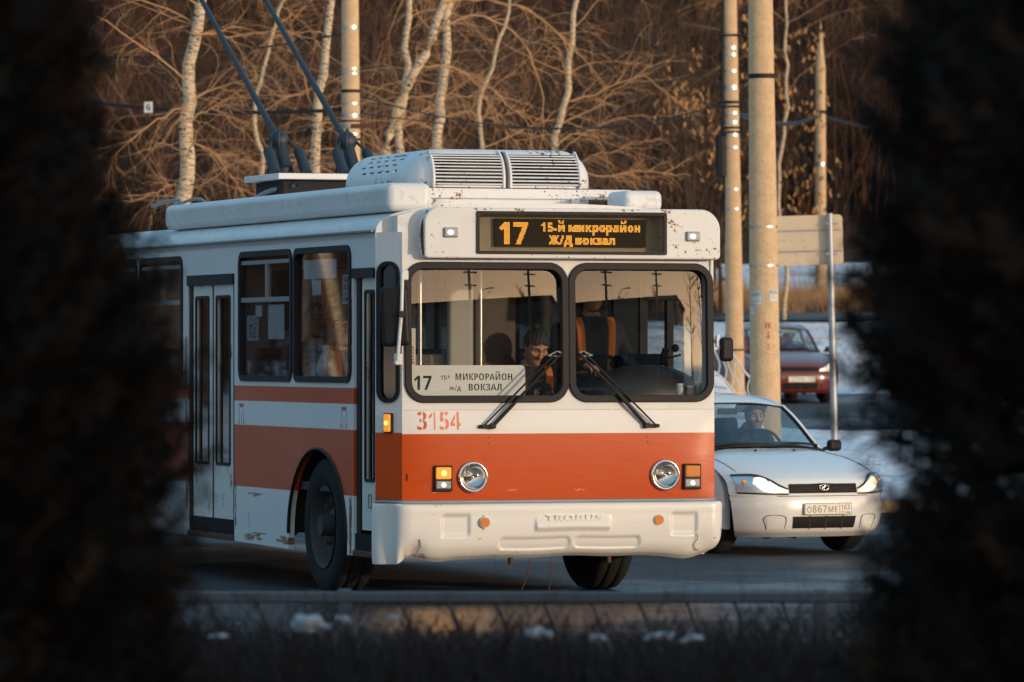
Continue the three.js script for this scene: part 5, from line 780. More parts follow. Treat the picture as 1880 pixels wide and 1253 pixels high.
{
  const h = inBus('person', 'seated person in dark jacket with orange vest looking down at a phone', 'person', 0.2, 1.11, -1.02, 0.05);
  person(h, { jacket: DARK, trousers: [0.02, 0.02, 0.03], hair: [0.03, 0.022, 0.018], vest: 0.09, head: [0.01, 0.7, 0.09], pitch: 0.62, yaw: 0.08, closed: true, arms: [{ elbow: [-0.26, 0.25, 0.08], wrist: [-0.09, 0.36, 0.3], dir: [0.7, 0.15, 0.6], up: [0, 0.6, 0.8] }, { elbow: [0.26, 0.25, 0.08], wrist: [0.06, 0.36, 0.3], dir: [-0.7, 0.1, 0.6], up: [0, 0.6, 0.8] }] });
  const ph = inBus('phone', 'dark phone held by the person with lowered head', 'phone', 0.2, 1.49, -0.63, 0.05); put('case', new RoundedBoxGeometry(0.075, 0.15, 0.01, 3, 0.004).rotateX(-0.8), M.plastic, ph); put('screen', new THREE.BoxGeometry(0.066, 0.135, 0.002).rotateX(-0.8).translate(0, 0.004, -0.0045), phy('phone glass', { color: rgb(0.03, 0.035, 0.045), roughness: 0.1 }), ph);
  const d = inBus('person', 'bus driver in dark jacket and orange vest with one hand on the wheel', 'person', 0.7, 1.47, -1.08, 0.0);
  person(d, { jacket: DARK, trousers: [0.02, 0.025, 0.05], hair: [0.02, 0.016, 0.014], vest: 0.1, arms: [{ elbow: [-0.28, 0.22, 0.1], wrist: [-0.16, 0.2, 0.34], dir: [0.3, -0.2, 0.9] }, { elbow: [0.27, 0.22, 0.12], wrist: [0.06, 0.25, 0.4], dir: [-0.25, -0.25, 0.9] }] });
  const p1 = inBus('person', 'passenger with orange scarf seated behind the front side window', 'person', -0.86, 1.22, -2.2);
  person(p1, { jacket: [0.05, 0.045, 0.04], trousers: DARK, hair: [0.03, 0.025, 0.02], yaw: -0.6, vest: 0.06, arms: LAP });
  const p2 = inBus('person', 'passenger in grey coat two seats behind the orange scarf', 'person', -0.86, 1.29, -2.95);
  person(p2, { jacket: [0.06, 0.065, 0.075], trousers: DARK, hair: [0.05, 0.035, 0.025], yaw: -0.2, arms: LAP });
  new MB().rbox(0.5, 0.1, 0.42, 0.04, -0.86, 1.12, -2.2).rbox(0.5, 0.55, 0.08, 0.04, -0.86, 1.42, -2.43).box(0.2, 0.34, 0.3, -0.86, 0.92, -2.2).build('passenger_seat', M.dark, bus);
  const bag = inBus('plastic_bag', 'knotted pale plastic bag behind the front side window', 'bag', -1.1, 1.555, -1.88);
  put('bag', march((p) => smin(ball(p, [0, 0.12, 0], [0.09, 0.12, 0.13]), capsule(p, [0, 0.2, 0], [0, 0.34, 0.01], 0.05, 0.035), 0.06) + 0.006 * Math.sin(p[1] * 60 + p[2] * 50) * Math.sin(p[2] * 70 + p[0] * 40), [0, 0.17, 0], 0.22, 50).scale(0.72, 0.72, 0.72), std('plastic film', { color: rgb(0.42, 0.44, 0.48), roughness: 0.45 }), bag);
  new MB().rbox(0.2, 0.04, 0.4, 0.01, -1.1, 1.535, -1.85).build('shelf', M.dark, bus);
}

// ---------------------------------------------------------------- cars: own z forward, origin on the road under the middle of the car
const STATIONS = [ // y, z, half width, how far the sides sweep back, how far they drop
  [0.17, 1.84, 0.74, 0.28, 0], [0.24, 1.93, 0.79, 0.3, 0], [0.4, 1.975, 0.825, 0.32, 0], [0.52, 1.97, 0.835, 0.33, 0], [0.575, 1.95, 0.84, 0.33, 0], [0.69, 1.915, 0.84, 0.34, 0.01], [0.745, 1.84, 0.84, 0.33, 0.015], [0.82, 1.65, 0.84, 0.25, 0.035], [0.885, 1.42, 0.84, 0.17, 0.05], [0.95, 1.12, 0.83, 0.14, 0.06], [0.985, 0.9, 0.8, 0.2, 0.07]];
const lane = new THREE.CatmullRomCurve3(STATIONS.map(([y, z, w]) => V(w, y, z))), lane2 = new THREE.CatmullRomCurve3(STATIONS.map(([, , , s, d]) => V(s, d, 0)));
const nose = (u, v) => { const a = lane.getPoint(v), b = lane2.getPoint(v), k = Math.abs(u); return V(u * a.x, a.y - b.y * Math.pow(k, 4), a.z - b.x * Math.pow(k, 4)); };
const noseOut = (u, v, o) => { const e = 0.004, n = nose(u + e, v).sub(nose(u - e, v)).cross(nose(u, Math.min(1, v + e)).sub(nose(u, Math.max(0, v - e)))).normalize(); return nose(u, v).addScaledVector(n, o); };
const patch = (u0, u1, lo, hi, o, n = 24, m = 10) => sheet((s, t) => { const u = mix(u0, u1, s); return noseOut(u, mix(lo(u), hi(u), t), o); }, n, m);
function car(root, o) {
  const paintM = o.paint, C = (n, g, m, p = root) => put(n, g, m, p);
  const body = C('body', sheet((u, v) => nose(u * 2 - 1, v), 64, 70), paintM);
  // sides with wheel arches, from the front corners back
  for (const s of [-1, 1]) {
    const sh = new THREE.Shape(), X = (z) => (s < 0 ? z : -z), pts = [[1.475, 0.26], [1.48, 0.45], [1.45, 0.62], [1.36, 0.76], [0.9, 0.9], [-1.2, 0.97], [-1.95, 0.93], [-2.02, 0.6], [-1.95, 0.24], [-1.68, 0.22]];
    for (let k = 0; k <= 14; k++) { const a = PI - k / 14 * PI; pts.push([-1.33 + Math.cos(a) * 0.34, 0.26 + Math.sin(a) * 0.36]); }
    pts.push([-0.95, 0.2], [0.75, 0.2]); for (let k = 0; k <= 14; k++) { const a = PI - k / 14 * PI; pts.push([1.12 + Math.cos(a) * 0.35, 0.26 + Math.sin(a) * 0.37]); }
    pts.forEach(([z, y], i) => (i ? sh.lineTo(X(z), y) : sh.moveTo(X(z), y))); sh.closePath();
    new MB().ext(sh, 0.05, wall(V(s * 0.765, 0, 0), 0, s < 0 ? 1 : -1), { bevel: 0.02 }).build('side_panel', paintM, root);
    new MB().ext(roundRect(X(s < 0 ? -0.02 : 0.9), 0.35, X(s < 0 ? 0.9 : -0.02), 0.86, 0.02), 0.004, wall(V(s * 0.836, 0, 0), 0, s < 0 ? 1 : -1)).build('door', paintM, root);
    const mir = new MB().rbox(0.16, 0.11, 0.08, 0.035, s * 0.93, 1.0, 0.62, 0, s * 0.2).bar(V(s * 0.82, 0.96, 0.6), V(s * 0.9, 0.99, 0.62), 0.02).build('mirror', M.plastic, root);
  }
  // roof, pillars, glass
  const rf = [[1.0, 0.9, 0.715], [1.2, 0.58, 0.685], [1.4, 0.22, 0.635], [1.47, 0.0, 0.605], [1.51, -0.42, 0.59], [1.485, -0.95, 0.58], [1.4, -1.25, 0.57], [1.0, -1.7, 0.62]];
  const top = new THREE.CatmullRomCurve3(rf.map(([y, z, w]) => V(w, y, z))), roofAt = (u, v) => { const a = top.getPoint(v), k = Math.abs(u); return V(u * a.x, a.y - 0.05 * Math.pow(k, 3), a.z - 0.16 * k * k * smooth(0.35, 0, v)); };
  C('windscreen', sheet((u, v) => roofAt((u * 2 - 1) * 0.93, mix(0.005, 0.29, v)), 24, 14), M.carGlass);
  C('roof', sheet((u, v) => roofAt(u * 2 - 1, mix(0.292, 0.8, v)), 28, 24), paintM);
  C('rear_window', sheet((u, v) => roofAt((u * 2 - 1) * 0.9, mix(0.81, 0.99, v)), 16, 8), M.carGlass);
  const edge = (s, v) => roofAt(s, v);
  for (const s of [-1, 1]) {
    new MB().tube([0, 0.08, 0.15, 0.22, 0.3].map((v) => edge(s * 0.965, v)), 0.026, 24, 8).build('pillar', paintM, root); new MB().tube([0, 0.08, 0.15, 0.22, 0.292].map((v) => edge(s * 0.925, v).add(V(0, 0.006, 0.004))), 0.012, 24, 6).build('trim', M.plastic, root);
    new MB().tube([0.3, 0.5, 0.7, 0.8].map((v) => edge(s, v)), 0.022, 20, 6).tube([0.8, 0.9, 1].map((v) => edge(s, v)), 0.04, 12, 6).bar(V(s * 0.765, 0.95, -0.38), edge(s, 0.55), 0.03).build('pillar', paintM, root);
    C('side_window', sheet((u, v) => edge(s, mix(0.04, 0.96, u)).lerp(V(s * 0.77, 0.94, mix(0.7, -1.65, u)), v), 20, 6), M.carGlass);
  }
  new MB().tube([-1, -0.5, 0, 0.5, 1].map((u) => roofAt(u * 0.95, 0.004).add(V(0, 0.004, 0.012))), 0.013, 24, 6).tube([-1, -0.5, 0, 0.5, 1].map((u) => roofAt(u * 0.9, 0.294).add(V(0, 0.003, 0.006))), 0.009, 20, 6).build('trim', M.plastic, root);
  C('boot', sheet((u, v) => V(mix(-0.78, 0.78, u), mix(0.98, 0.9, v * v), mix(-1.6, -2.0, v)), 8, 6), paintM); new MB().rbox(1.56, 0.66, 0.08, 0.03, 0, 0.58, -1.98).build('rear_panel', paintM, root);
  new MB().tube([V(-0.62, 1.005, 0.78), V(-0.3, 1.03, 0.83), V(0.05, 1.02, 0.86)], 0.012, 16, 6).tube([V(0.05, 1.005, 0.83), V(0.35, 1.03, 0.83), V(0.66, 1.01, 0.74)], 0.012, 16, 6).build('wiper', M.plastic, root);
  // nose: grille, lamps, intake, plate
  const c = (k) => () => k, vy = (y) => { let a = 0, b = 1; for (let i = 0; i < 24; i++) { const m = (a + b) / 2; lane.getPoint(m).y < y ? (a = m) : (b = m); } return a; };
  const gu = 0.44, g = C('grille', patch(-gu, gu, c(vy(0.58)), (u) => vy(0.672 - 0.012 * Math.abs(u / gu)), 0.006), M.plastic);
  for (let k = 0; k < 4; k++) new MB().tube([-1, -0.5, 0, 0.5, 1].map((u) => noseOut(u * gu * 0.98, vy(0.595 + k * 0.022), 0.009)), 0.006, 20, 5).build('grille_slat', M.plastic, g);
  if (o.badge) { const b = noseOut(0, vy(0.63), 0.016); new MB().add(new THREE.TorusGeometry(0.05, 0.006, 8, 28).scale(1, 0.55, 1), new THREE.Matrix4().makeTranslation(b.x, b.y, b.z)).add(new THREE.TorusGeometry(0.022, 0.005, 6, 16, 4.4).scale(1, 0.75, 1).rotateZ(0.6), new THREE.Matrix4().makeTranslation(b.x + 0.004, b.y, b.z)).bar(V(b.x - 0.022, b.y - 0.012, b.z), V(b.x + 0.018, b.y + 0.018, b.z), 0.005).build('badge', M.chrome, g); }
  for (const s of [-1, 1]) {
    const lo = (u) => vy(mix(0.572, 0.585, smooth(0.6, 0.95, Math.abs(u)))), hi = (u) => vy(mix(0.612, 0.755, smooth(0.4, 0.8, Math.abs(u)))), a = s * 0.455, b = s * 0.94;
    const h = C('headlight', patch(Math.min(a, b), Math.max(a, b), lo, hi, 0.005, 30, 12), M.reflector); C('lens', patch(Math.min(a, b), Math.max(a, b), lo, hi, 0.03, 30, 12), M.lens, h);
    new MB().tube([0, 0.2, 0.4, 0.6, 0.8, 1].map((t) => { const u = mix(a, b, t); return noseOut(u, hi(u), 0.012); }), 0.008, 20, 6).tube([0, 0.2, 0.4, 0.6, 0.8, 1].map((t) => { const u = mix(a, b, t); return noseOut(u, lo(u), 0.01); }), 0.007, 20, 6).build('lamp_seam', M.plastic, h);
    const on = o.lit && !(o.litSide && o.litSide !== s), k0 = o.lamps?.[0] ?? 0.56, k1 = o.lamps?.[1] ?? 0.79;
    C('headlight_bulb', patch(Math.min(s * k0, s * k1), Math.max(s * k0, s * k1), (u) => mix(lo(u), hi(u), 0.14 + 0.3 * Math.pow(Math.abs((Math.abs(u) - (k0 + k1) / 2) / (k1 - k0) * 2), 3)), (u) => mix(lo(u), hi(u), 0.8 - 0.34 * Math.pow(Math.abs(Math.sin((Math.abs(u) - k0) / (k1 - k0) * PI * 2)) < 0.3 ? 0.5 : 0, 1) - 0.3 * Math.pow(Math.abs((Math.abs(u) - (k0 + k1) / 2) / (k1 - k0) * 2), 4)), 0.018, 20, 8), on ? M.headLit : M.chrome, h);
    { const p = noseOut(s * 0.87, mix(lo(0.87), hi(0.87), 0.45), 0.012); C('turn_signal_bulb', new THREE.SphereGeometry(0.03, 14, 10).scale(1, 1, 0.4).translate(p.x, p.y, p.z), o.amber ? M.amberBulb : M.amber, h); }
    C('side_vent', patch(Math.min(s * 0.52, s * 0.72), Math.max(s * 0.52, s * 0.72), c(vy(0.25)), c(vy(0.36)), 0.004, 8, 4), paintM);
    new MB().tube([V(...noseOut(s * 0.52, vy(0.25), 0.005).toArray()), noseOut(s * 0.51, vy(0.36), 0.005), noseOut(s * 0.74, vy(0.36), 0.005), noseOut(s * 0.72, vy(0.25), 0.005)], 0.003, 20, 5).build('crack', M.plastic, root);
    if (o.nozzles) { const p = noseOut(s * 0.26, 0.93, 0.006); new MB().sph(0.014, p.x, p.y, p.z, 1, 0.7, 1).build('washer_nozzle', M.plastic, root); }
  }
  { const k = C('air_intake', patch(-0.42, 0.42, c(vy(0.255)), c(vy(0.365)), 0.005, 20, 5), M.plastic); for (const u of [-0.2, 0.02, 0.24]) new MB().bar(noseOut(u, vy(0.25), 0.008), noseOut(u, vy(0.37), 0.008), 0.006).build('intake_rib', M.rust, k); }
  { const p = noseOut(0.02, vy(0.435), 0.02), pl = new MB().rbox(0.52, 0.112, 0.012, 0.004, p.x, p.y, p.z, -0.03).build('licence_plate', std('plate print', { map: o.plate, roughness: 0.5 }), root, (x, y) => [(x - p.x + 0.26) / 0.52, (y - p.y + 0.056) / 0.112]); pl.userData.label = o.plateLabel; }
  new MB().tube([-1, -0.6, -0.2, 0.2, 0.6, 1].map((u) => noseOut(u * 0.96, vy(0.555), 0.0)), 0.003, 30, 5).tube([vy(0.7), 0.7, 0.85, 0.98].map((v) => noseOut(-0.87, v, 0.001)), 0.003, 20, 5).tube([vy(0.7), 0.7, 0.85, 0.98].map((v) => noseOut(0.87, v, 0.001)), 0.003, 20, 5).build('panel_gap', M.dark, root);
  // wheels, floor, inside
  for (const [x, z] of [[-0.7, 1.12], [0.7, 1.12], [-0.7, -1.33], [0.7, -1.33]]) {
    const w = C('wheel', new THREE.LatheGeometry([[0.19, -0.08], [0.26, -0.09], [0.285, -0.07], [0.29, 0], [0.285, 0.07], [0.26, 0.09], [0.19, 0.08]].map(([a, b]) => new THREE.Vector2(a, b)), 32).rotateZ(PI / 2), M.tyre); w.position.set(x, 0.29, z); w.rotation.y = z > 0 ? 0.12 : 0;
    const rim = new MB().cyl(0.2, 0.2, 0.09, Math.sign(x) * 0.02, 0, 0, 0, 0, PI / 2, 28); for (let k = 0; k < 6; k++) rim.box(0.03, 0.17, 0.05, Math.sign(x) * 0.07, Math.sin(k * PI / 3) * 0.1, Math.cos(k * PI / 3) * 0.1, k * -PI / 3 + PI / 2); rim.build('rim', M.hub, w);
  }
  new MB().box(1.44, 0.08, 3.0, 0, 0.3, -0.1).box(1.15, 0.35, 0.9, 0, 0.5, 1.15).build('floor_pan', M.under, root);
  new MB().rbox(1.35, 0.16, 0.4, 0.06, 0, 0.9, 0.72).rbox(0.36, 0.14, 0.24, 0.06, 0.33, 0.97, 0.6).build('dashboard', M.dark, root);
  for (const x of [-0.35, 0.35]) new MB().rbox(0.46, 0.14, 0.5, 0.05, x, 0.45, -0.1).rbox(0.46, 0.62, 0.14, 0.06, x, 0.78, -0.4, -0.2).rbox(0.26, 0.18, 0.09, 0.04, x, 1.17, -0.47, -0.15).build('seat', o.seat ?? M.dark, root);
  new MB().rbox(1.2, 0.55, 0.14, 0.05, 0, 0.75, -1.2, -0.25).build('rear_seat', o.seat ?? M.dark, root);
  new MB().add(new THREE.TorusGeometry(0.18, 0.014, 8, 32).rotateX(-0.35), new THREE.Matrix4().makeTranslation(0.35, 0.98, 0.3)).bar(V(0.35, 0.98, 0.3), V(0.35, 0.86, 0.6), 0.025).build('steering_wheel', M.plastic, root);
  new MB().rbox(0.22, 0.06, 0.02, 0.01, 0, 1.33, 0.16).build('inside_mirror', M.plastic, root); new MB().rbox(0.36, 0.11, 0.012, 0.01, 0.3, 1.36, 0.1, 0.7).rbox(0.36, 0.11, 0.012, 0.01, -0.3, 1.36, 0.1, 0.7).build('sun_visor', o.visorMat ?? M.grey, root);
}
const plateTex = (main, region) => canvasTex(520, 112, (c, w, h) => { c.fillStyle = '#d7d3c8'; c.fillRect(0, 0, w, h); c.strokeStyle = '#222'; c.lineWidth = 4; c.strokeRect(5, 5, w - 10, h - 10); c.beginPath(); c.moveTo(386, 6); c.lineTo(386, h - 6); c.stroke(); c.fillStyle = '#1c1c1c'; let x = 24; for (const ch of main) { const num = ch >= '0' && ch <= '9'; c.font = (num ? 92 : 76) + 'px sans-serif'; c.fillText(ch, x, 90); x += c.measureText(ch).width * (num ? 1.12 : 1.06); } c.font = '62px sans-serif'; c.fillText(region, 396, 66); c.font = '24px sans-serif'; c.fillText('RUS', 402, 96); c.fillStyle = '#e8e8e8'; c.fillRect(458, 78, 40, 6); c.fillStyle = '#2b3f8f'; c.fillRect(458, 84, 40, 6); c.fillStyle = '#a32a2a'; c.fillRect(458, 90, 40, 7); });
const carPaint = (name, r, g, b) => phy(name, { color: rgb(r, g, b), roughness: 0.35, roughnessMap: T.rough, clearcoat: 0.8, clearcoatRoughness: 0.08 });
const headlamps = (root, k) => { for (const s of [-1, 1]) { const l = new THREE.SpotLight(rgb(1, 0.86, 0.66), k, 0, 0.5, 0.7); l.position.set(s * 0.56, 0.62, 2.0); l.target.position.set(s * 0.6, -0.2, 9); l.castShadow = true; root.add(l, l.target); } };
{
  const turn = 28 * PI / 180, s = 0.93, D = 45.0, f = at(1515, 0, D), root = thing('white_car', 'white saloon car with lit headlights waiting beside the trolleybus', 'car', [f.x - Math.sin(turn) * 1.97 * s, 0.014, -D - Math.cos(turn) * 1.97 * s], turn); root.scale.setScalar(s);
  car(root, { paint: carPaint('white car paint', 0.74, 0.75, 0.74), badge: true, lit: true, nozzles: true, lamps: [0.52, 0.8], plate: plateTex('О867МЕ', '163'), plateLabel: 'number plate O867ME 163' }); headlamps(root, 2.2);
  const seat = (x, y, z) => V(x * s, y * s, z * s).applyAxisAngle(V(0, 1, 0), turn).add(root.position).toArray();
  const d = thing('person', 'short-haired driver of the white car looking ahead over the wheel', 'person', seat(0.33, 0.55, 0.02), turn);
  person(d, { jacket: [0.02, 0.025, 0.035], trousers: DARK, hair: [0.035, 0.03, 0.026], stubble: true, yaw: -0.22, pitch: 0.02, head: [0, 0.67, 0.1], arms: [{ elbow: [-0.27, 0.26, 0.08], wrist: [-0.15, 0.34, 0.22], dir: [0.2, 0.3, 0.9] }, { elbow: [0.27, 0.26, 0.08], wrist: [0.15, 0.34, 0.22], dir: [-0.2, 0.3, 0.9] }] });
  const p = thing('person', 'passenger in dark clothes beside the driver of the white car', 'person', seat(-0.37, 0.53, -0.15), turn); person(p, { jacket: DARK, trousers: DARK, hair: [0.03, 0.025, 0.02], yaw: 0.2, arms: LAP });
}
{
  const turn = 12 * PI / 180, D = 97, f = at(1470, 0, D), y = laneAt(D) + 0.012, root = thing('red_car', 'dark red car coming down the lane behind the thick lamp post', 'car', [f.x - Math.sin(turn) * 1.97, y, -D - 1.93], turn);
  root.rotation.x = 0.0; car(root, { paint: carPaint('dark red paint', 0.15, 0.03, 0.028), lit: true, lamps: [0.68, 0.8], plate: plateTex('  271ТЕ', '163'), plateLabel: 'number plate with figures 271', seat: std('red seat', { color: rgb(0.25, 0.05, 0.05), roughness: 0.8 }), visorMat: M.paper });
  const w = V(0.35, 0.55, -0.08).applyAxisAngle(V(0, 1, 0), turn).add(root.position), d = thing('person', 'driver at the wheel of the dark red car', 'person', w.toArray(), turn); person(d, { jacket: [0.05, 0.04, 0.05], trousers: DARK, hair: [0.04, 0.03, 0.02], arms: [{ elbow: [-0.27, 0.26, 0.08], wrist: [-0.15, 0.36, 0.26], dir: [0.2, 0.3, 0.9] }, { elbow: [0.27, 0.26, 0.08], wrist: [0.15, 0.36, 0.26], dir: [-0.2, 0.3, 0.9] }] });
}
{
  const turn = 14 * PI / 180, D = 98, f = at(1770, 0, D), root = thing('dark_car', 'dark grey car with an amber signal half hidden behind the right conifer', 'car', [f.x, laneAt(D) + 0.012, -D - 2], turn);
  car(root, { paint: carPaint('dark grey paint', 0.03, 0.032, 0.036), lit: true, amber: true, litSide: -1, lamps: [0.62, 0.76], plate: plateTex('', ''), plateLabel: 'number plate in the shade' });
}

// ---------------------------------------------------------------- foreground: railing, hedge, snow, conifers
{
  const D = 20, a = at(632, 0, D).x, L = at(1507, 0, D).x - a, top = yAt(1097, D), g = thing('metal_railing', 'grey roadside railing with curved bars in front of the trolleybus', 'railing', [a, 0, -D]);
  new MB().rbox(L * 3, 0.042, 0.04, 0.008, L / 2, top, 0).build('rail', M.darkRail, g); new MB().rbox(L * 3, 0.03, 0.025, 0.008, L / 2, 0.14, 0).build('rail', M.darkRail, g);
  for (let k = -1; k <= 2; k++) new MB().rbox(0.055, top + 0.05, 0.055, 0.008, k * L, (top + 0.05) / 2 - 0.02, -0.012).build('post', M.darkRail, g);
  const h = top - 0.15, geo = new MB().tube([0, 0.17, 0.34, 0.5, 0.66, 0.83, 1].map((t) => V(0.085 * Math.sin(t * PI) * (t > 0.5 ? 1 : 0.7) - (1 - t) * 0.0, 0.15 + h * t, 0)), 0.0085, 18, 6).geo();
  for (let k = -9; k < 21; k++) if (k % 10 !== 0) put('baluster', geo, M.darkRail, g).position.x = (k + 0.15) * L / 10;
}
{
  const r = rnd(41), g = thing('hedge', 'dark leafless hedge with patches of snow along the bottom of the picture', 'hedge', [0, 0, -16]);
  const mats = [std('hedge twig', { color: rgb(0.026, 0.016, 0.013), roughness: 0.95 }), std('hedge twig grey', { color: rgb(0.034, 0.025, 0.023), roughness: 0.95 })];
  for (let v = 0; v < 2; v++) {
    const B = new Tubes(); for (let s = 0; s < 5; s++) { const st = wander(r, V((r() - 0.5) * 0.15, 0, (r() - 0.5) * 0.15), V((r() - 0.5) * 0.5, 1, (r() - 0.5) * 0.5), 0.75 + r() * 0.3, 7, 0.4, -0.02); twiggy(r, B, st, 0.006, { subs: 7, twigs: 5, len: 0.2, droop: -0.02 }); }
    const N = 1200, im = new THREE.InstancedMesh(B.geo(), mats[v], N), m = new THREE.Matrix4(), q = new THREE.Quaternion(), c = new THREE.Color();
    for (let i = 0; i < N; i++) { const x = -3.6 + r() * 7.2, z = (r() - 0.5) * 2.4, hh = (0.83 + r() * 0.17) * (1 - 0.1 * Math.max(0, -z)); q.setFromEuler(new THREE.Euler((r() - 0.5) * 0.4, r() * 6.3, (r() - 0.5) * 0.4)); m.compose(V(x, 0, z), q, V(1, hh, 1)); im.setMatrixAt(i, m); const k = 0.7 + r() * 0.6; im.setColorAt(i, c.setRGB(k, k, k)); }
    im.name = 'twigs'; im.castShadow = im.receiveShadow = true; im.userData.kind = 'stuff'; g.add(im);
  }
  const leaf = new THREE.PlaneGeometry(0.022, 0.035), N = 9000, im = new THREE.InstancedMesh(leaf, std('withered leaf', { color: rgb(0.045, 0.03, 0.022), roughness: 0.9, side: THREE.DoubleSide }), N), m = new THREE.Matrix4();
  for (let i = 0; i < N; i++) { m.makeRotationFromEuler(new THREE.Euler(r() * 6, r() * 6, r() * 6)).setPosition(-3.6 + r() * 7.2, 0.12 + Math.pow(r(), 0.7) * 0.6, (r() - 0.5) * 2.2); im.setMatrixAt(i, m); }
  im.name = 'withered_leaves'; im.castShadow = im.receiveShadow = true; im.userData.kind = 'stuff'; g.add(im);
  // snow lying in the hedge
  const clump = (label, px, py, w, h, d, seed) => {
    const p = at(px, py, d), k = w / F * d / 2, kh = h / F * d / 2, q = rnd(seed), f = Array.from({ length: 7 }, () => [(q() - 0.5) * 3, (q() - 0.6) * 0.9, (q() - 0.5) * 1.6, 0.14 + q() * 0.3]);
    const o = put('snow_clump', march((s) => { let e = ball(s, [0.15 * Math.sin(seed), 0, 0], [0.62, 0.55, 0.6]); for (const [x, y, z, rr] of f) e = smin(e, ball(s, [x * 0.6, y - 0.1, z * 0.6], [rr, rr * 0.8, rr]), 0.18); return e + 0.13 * Math.sin(s[0] * 6 + seed) * Math.sin(s[2] * 5 + seed * 2) + 0.07 * Math.sin(s[0] * 13 + seed) * Math.sin(s[1] * 11 + s[2] * 9); }, [0, 0, 0], 1.5, 40).scale(k, kh, k), M.cleanSnow);
    o.position.copy(p); tag(o, label, 'snow', 'clumps of snow in the hedge');
  };
  clump('largest clump of snow, left part of the hedge', 562, 1142, 74, 44, 15.3, 1); clump('round clump of snow beside the pale railing post', 632, 1138, 26, 26, 15.3, 2); clump('pair of small snow lumps right of the pale post', 722, 1134, 32, 14, 15.3, 3); clump('upright clump of snow in the middle of the hedge', 986, 1162, 44, 36, 15.2, 4); clump('small clump of snow right of the middle', 1098, 1170, 34, 18, 15.2, 5); clump('low clump of snow, second from the right', 1208, 1168, 46, 20, 15.2, 6); clump('rightmost low clump of snow in the hedge', 1274, 1172, 44, 20, 15.2, 7); clump('thin patch of snow at the far left of the hedge', 404, 1168, 40, 14, 15.2, 8);
}
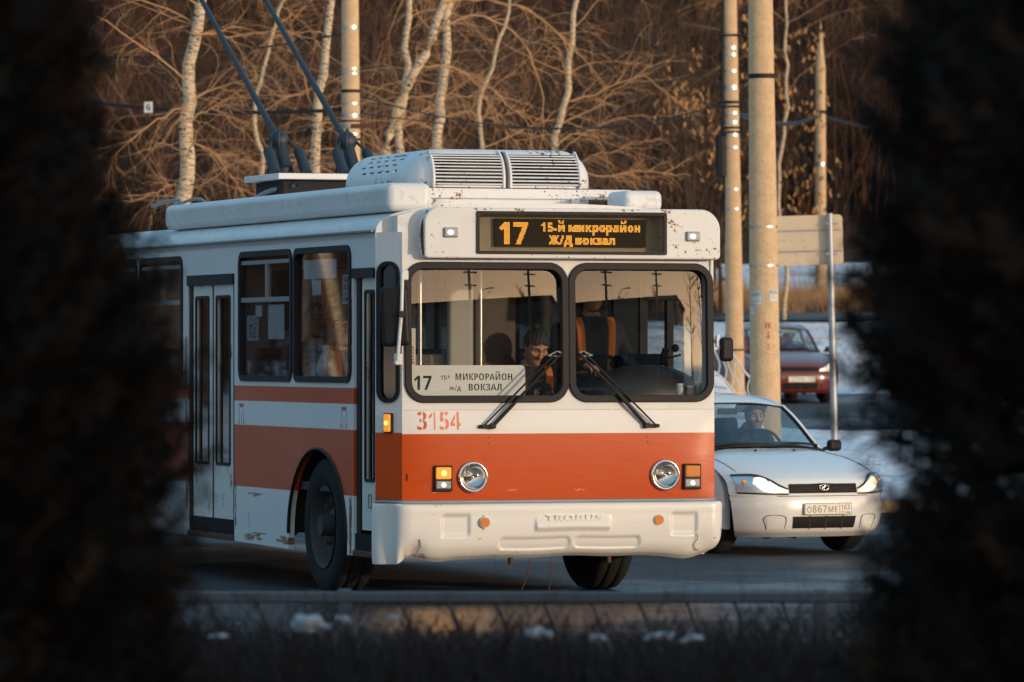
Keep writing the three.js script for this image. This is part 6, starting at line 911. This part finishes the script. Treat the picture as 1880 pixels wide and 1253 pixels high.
// conifers
{
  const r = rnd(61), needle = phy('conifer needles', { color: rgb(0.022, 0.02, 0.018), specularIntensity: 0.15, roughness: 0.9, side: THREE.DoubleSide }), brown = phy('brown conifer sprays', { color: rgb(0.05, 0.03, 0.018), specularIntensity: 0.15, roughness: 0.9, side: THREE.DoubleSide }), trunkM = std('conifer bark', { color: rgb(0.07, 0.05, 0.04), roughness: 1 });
  const spray = () => {                                                                            // a flat spray: a stalk with needle-like side shoots
    const p = [], n = []; const tri = (a, b, c) => { const q = b.clone().sub(a).cross(c.clone().sub(a)).normalize(); for (const w of [a, b, c]) { p.push(w.x, w.y, w.z); n.push(q.x, q.y, q.z); } };
    for (let k = 0; k < 9; k++) { const t = k / 9, b = V((r() - 0.5) * 0.006, t * 0.13, (r() - 0.5) * 0.006); for (const s of [-1, 1]) for (let j = 0; j < 2; j++) { const a = 0.5 + r() * 0.5, l = (0.055 - t * 0.035) * (0.7 + r() * 0.6), e = b.clone().add(V(s * Math.sin(a) * l, Math.cos(a) * l, (r() - 0.5) * 0.045)); tri(b.clone().add(V(0, -0.003, 0)), b.clone().add(V(0, 0.004, 0.003)), e); } }
    tri(V(-0.003, 0, 0), V(0.003, 0, 0), V(0, 0.15, 0)); const g = new THREE.BufferGeometry(); g.setAttribute('position', new THREE.Float32BufferAttribute(p, 3)); g.setAttribute('normal', new THREE.Float32BufferAttribute(n, 3)); return g;
  };
  function conifer(label, x, d, R, H, n, o) {
    const g = thing('conifer_tree', label, 'tree', [x, 0, -d], 0, 'dark conifers framing the view'), A = new Tubes(); A.add(wander(r, V(0, -0.1, 0), V(0, 1, 0), H * 0.95, 10, 0.03, 0), 0.09, 0.02, 10); put('trunk', A.geo(), trunkM, g);
    const B = new Tubes(), lobes = Array.from({ length: 420 }, () => [r() * 6.28, r() * H, 0.955 + r() * 0.09]);
    const radius = (y, az) => { let k = o.profile(y) / R; for (const [a, h, s] of lobes) { const da = Math.atan2(Math.sin(az - a), Math.cos(az - a)), w = Math.exp(-((da / 0.16) ** 2) - (((y - h - Math.abs(da) * 0.5) / 0.09) ** 2)); k *= mix(1, s, w); } return R * k; };
    for (let k = 0; k < 260; k++) { const y = 0.2 + r() * (H - 0.4), az = r() * 6.28; B.add(wander(r, V(0, y - 0.25, 0), V(Math.cos(az), 0.45, Math.sin(az)), radius(y, az) * 0.95, 6, 0.15, 0.02), 0.014, 0.004, 4); } put('branches', B.geo(), trunkM, g);
    for (const [mat, share, nm] of [[needle, 0.86, 'crown'], [brown, 0.14, 'withered_sprays']]) {
      const N = Math.round(n * share), im = new THREE.InstancedMesh(spray(), mat, N), m = new THREE.Matrix4(), q = new THREE.Quaternion(), c = new THREE.Color();
      for (let i = 0; i < N; i++) {
        let y, az, f; do { y = 0.1 + r() * (H - 0.1); az = r() * 6.28; f = 1 - Math.pow(r(), 1.6) * 0.75; } while (o.gap && r() < o.gap(y, az, f));
        const rr = radius(y, az) * f + (r() < 0.1 ? r() * r() * 0.17 : 0), dir = V(Math.cos(az) * (0.7 + r() * 0.5) + (r() - 0.5) * 0.8, 0.35 + r() * 0.9, Math.sin(az) * (0.7 + r() * 0.5) + (r() - 0.5) * 0.8).normalize();
        q.setFromUnitVectors(V(0, 1, 0), dir).multiply(new THREE.Quaternion().setFromAxisAngle(V(0, 1, 0), r() * 6.28)); const s = 0.8 + r() * 0.7; m.compose(V(Math.cos(az) * rr, y, Math.sin(az) * rr), q, V(s, s, s)); im.setMatrixAt(i, m); const k = 0.6 + r() * 0.8; im.setColorAt(i, c.setRGB(k, k, k));
      }
      im.name = nm; im.castShadow = im.receiveShadow = true; im.userData.kind = 'stuff'; g.add(im);
    }
  }
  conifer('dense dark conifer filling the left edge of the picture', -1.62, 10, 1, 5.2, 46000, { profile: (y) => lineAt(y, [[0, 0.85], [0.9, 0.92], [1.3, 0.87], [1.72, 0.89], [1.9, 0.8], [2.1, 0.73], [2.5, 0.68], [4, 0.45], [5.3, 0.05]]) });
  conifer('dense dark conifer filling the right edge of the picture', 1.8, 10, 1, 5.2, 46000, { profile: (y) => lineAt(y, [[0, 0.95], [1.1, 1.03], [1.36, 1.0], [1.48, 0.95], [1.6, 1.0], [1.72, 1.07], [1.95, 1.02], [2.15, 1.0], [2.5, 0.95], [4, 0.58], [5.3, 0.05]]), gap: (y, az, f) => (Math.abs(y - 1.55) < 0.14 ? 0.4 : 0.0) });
}
renderer.render(scene, camera);
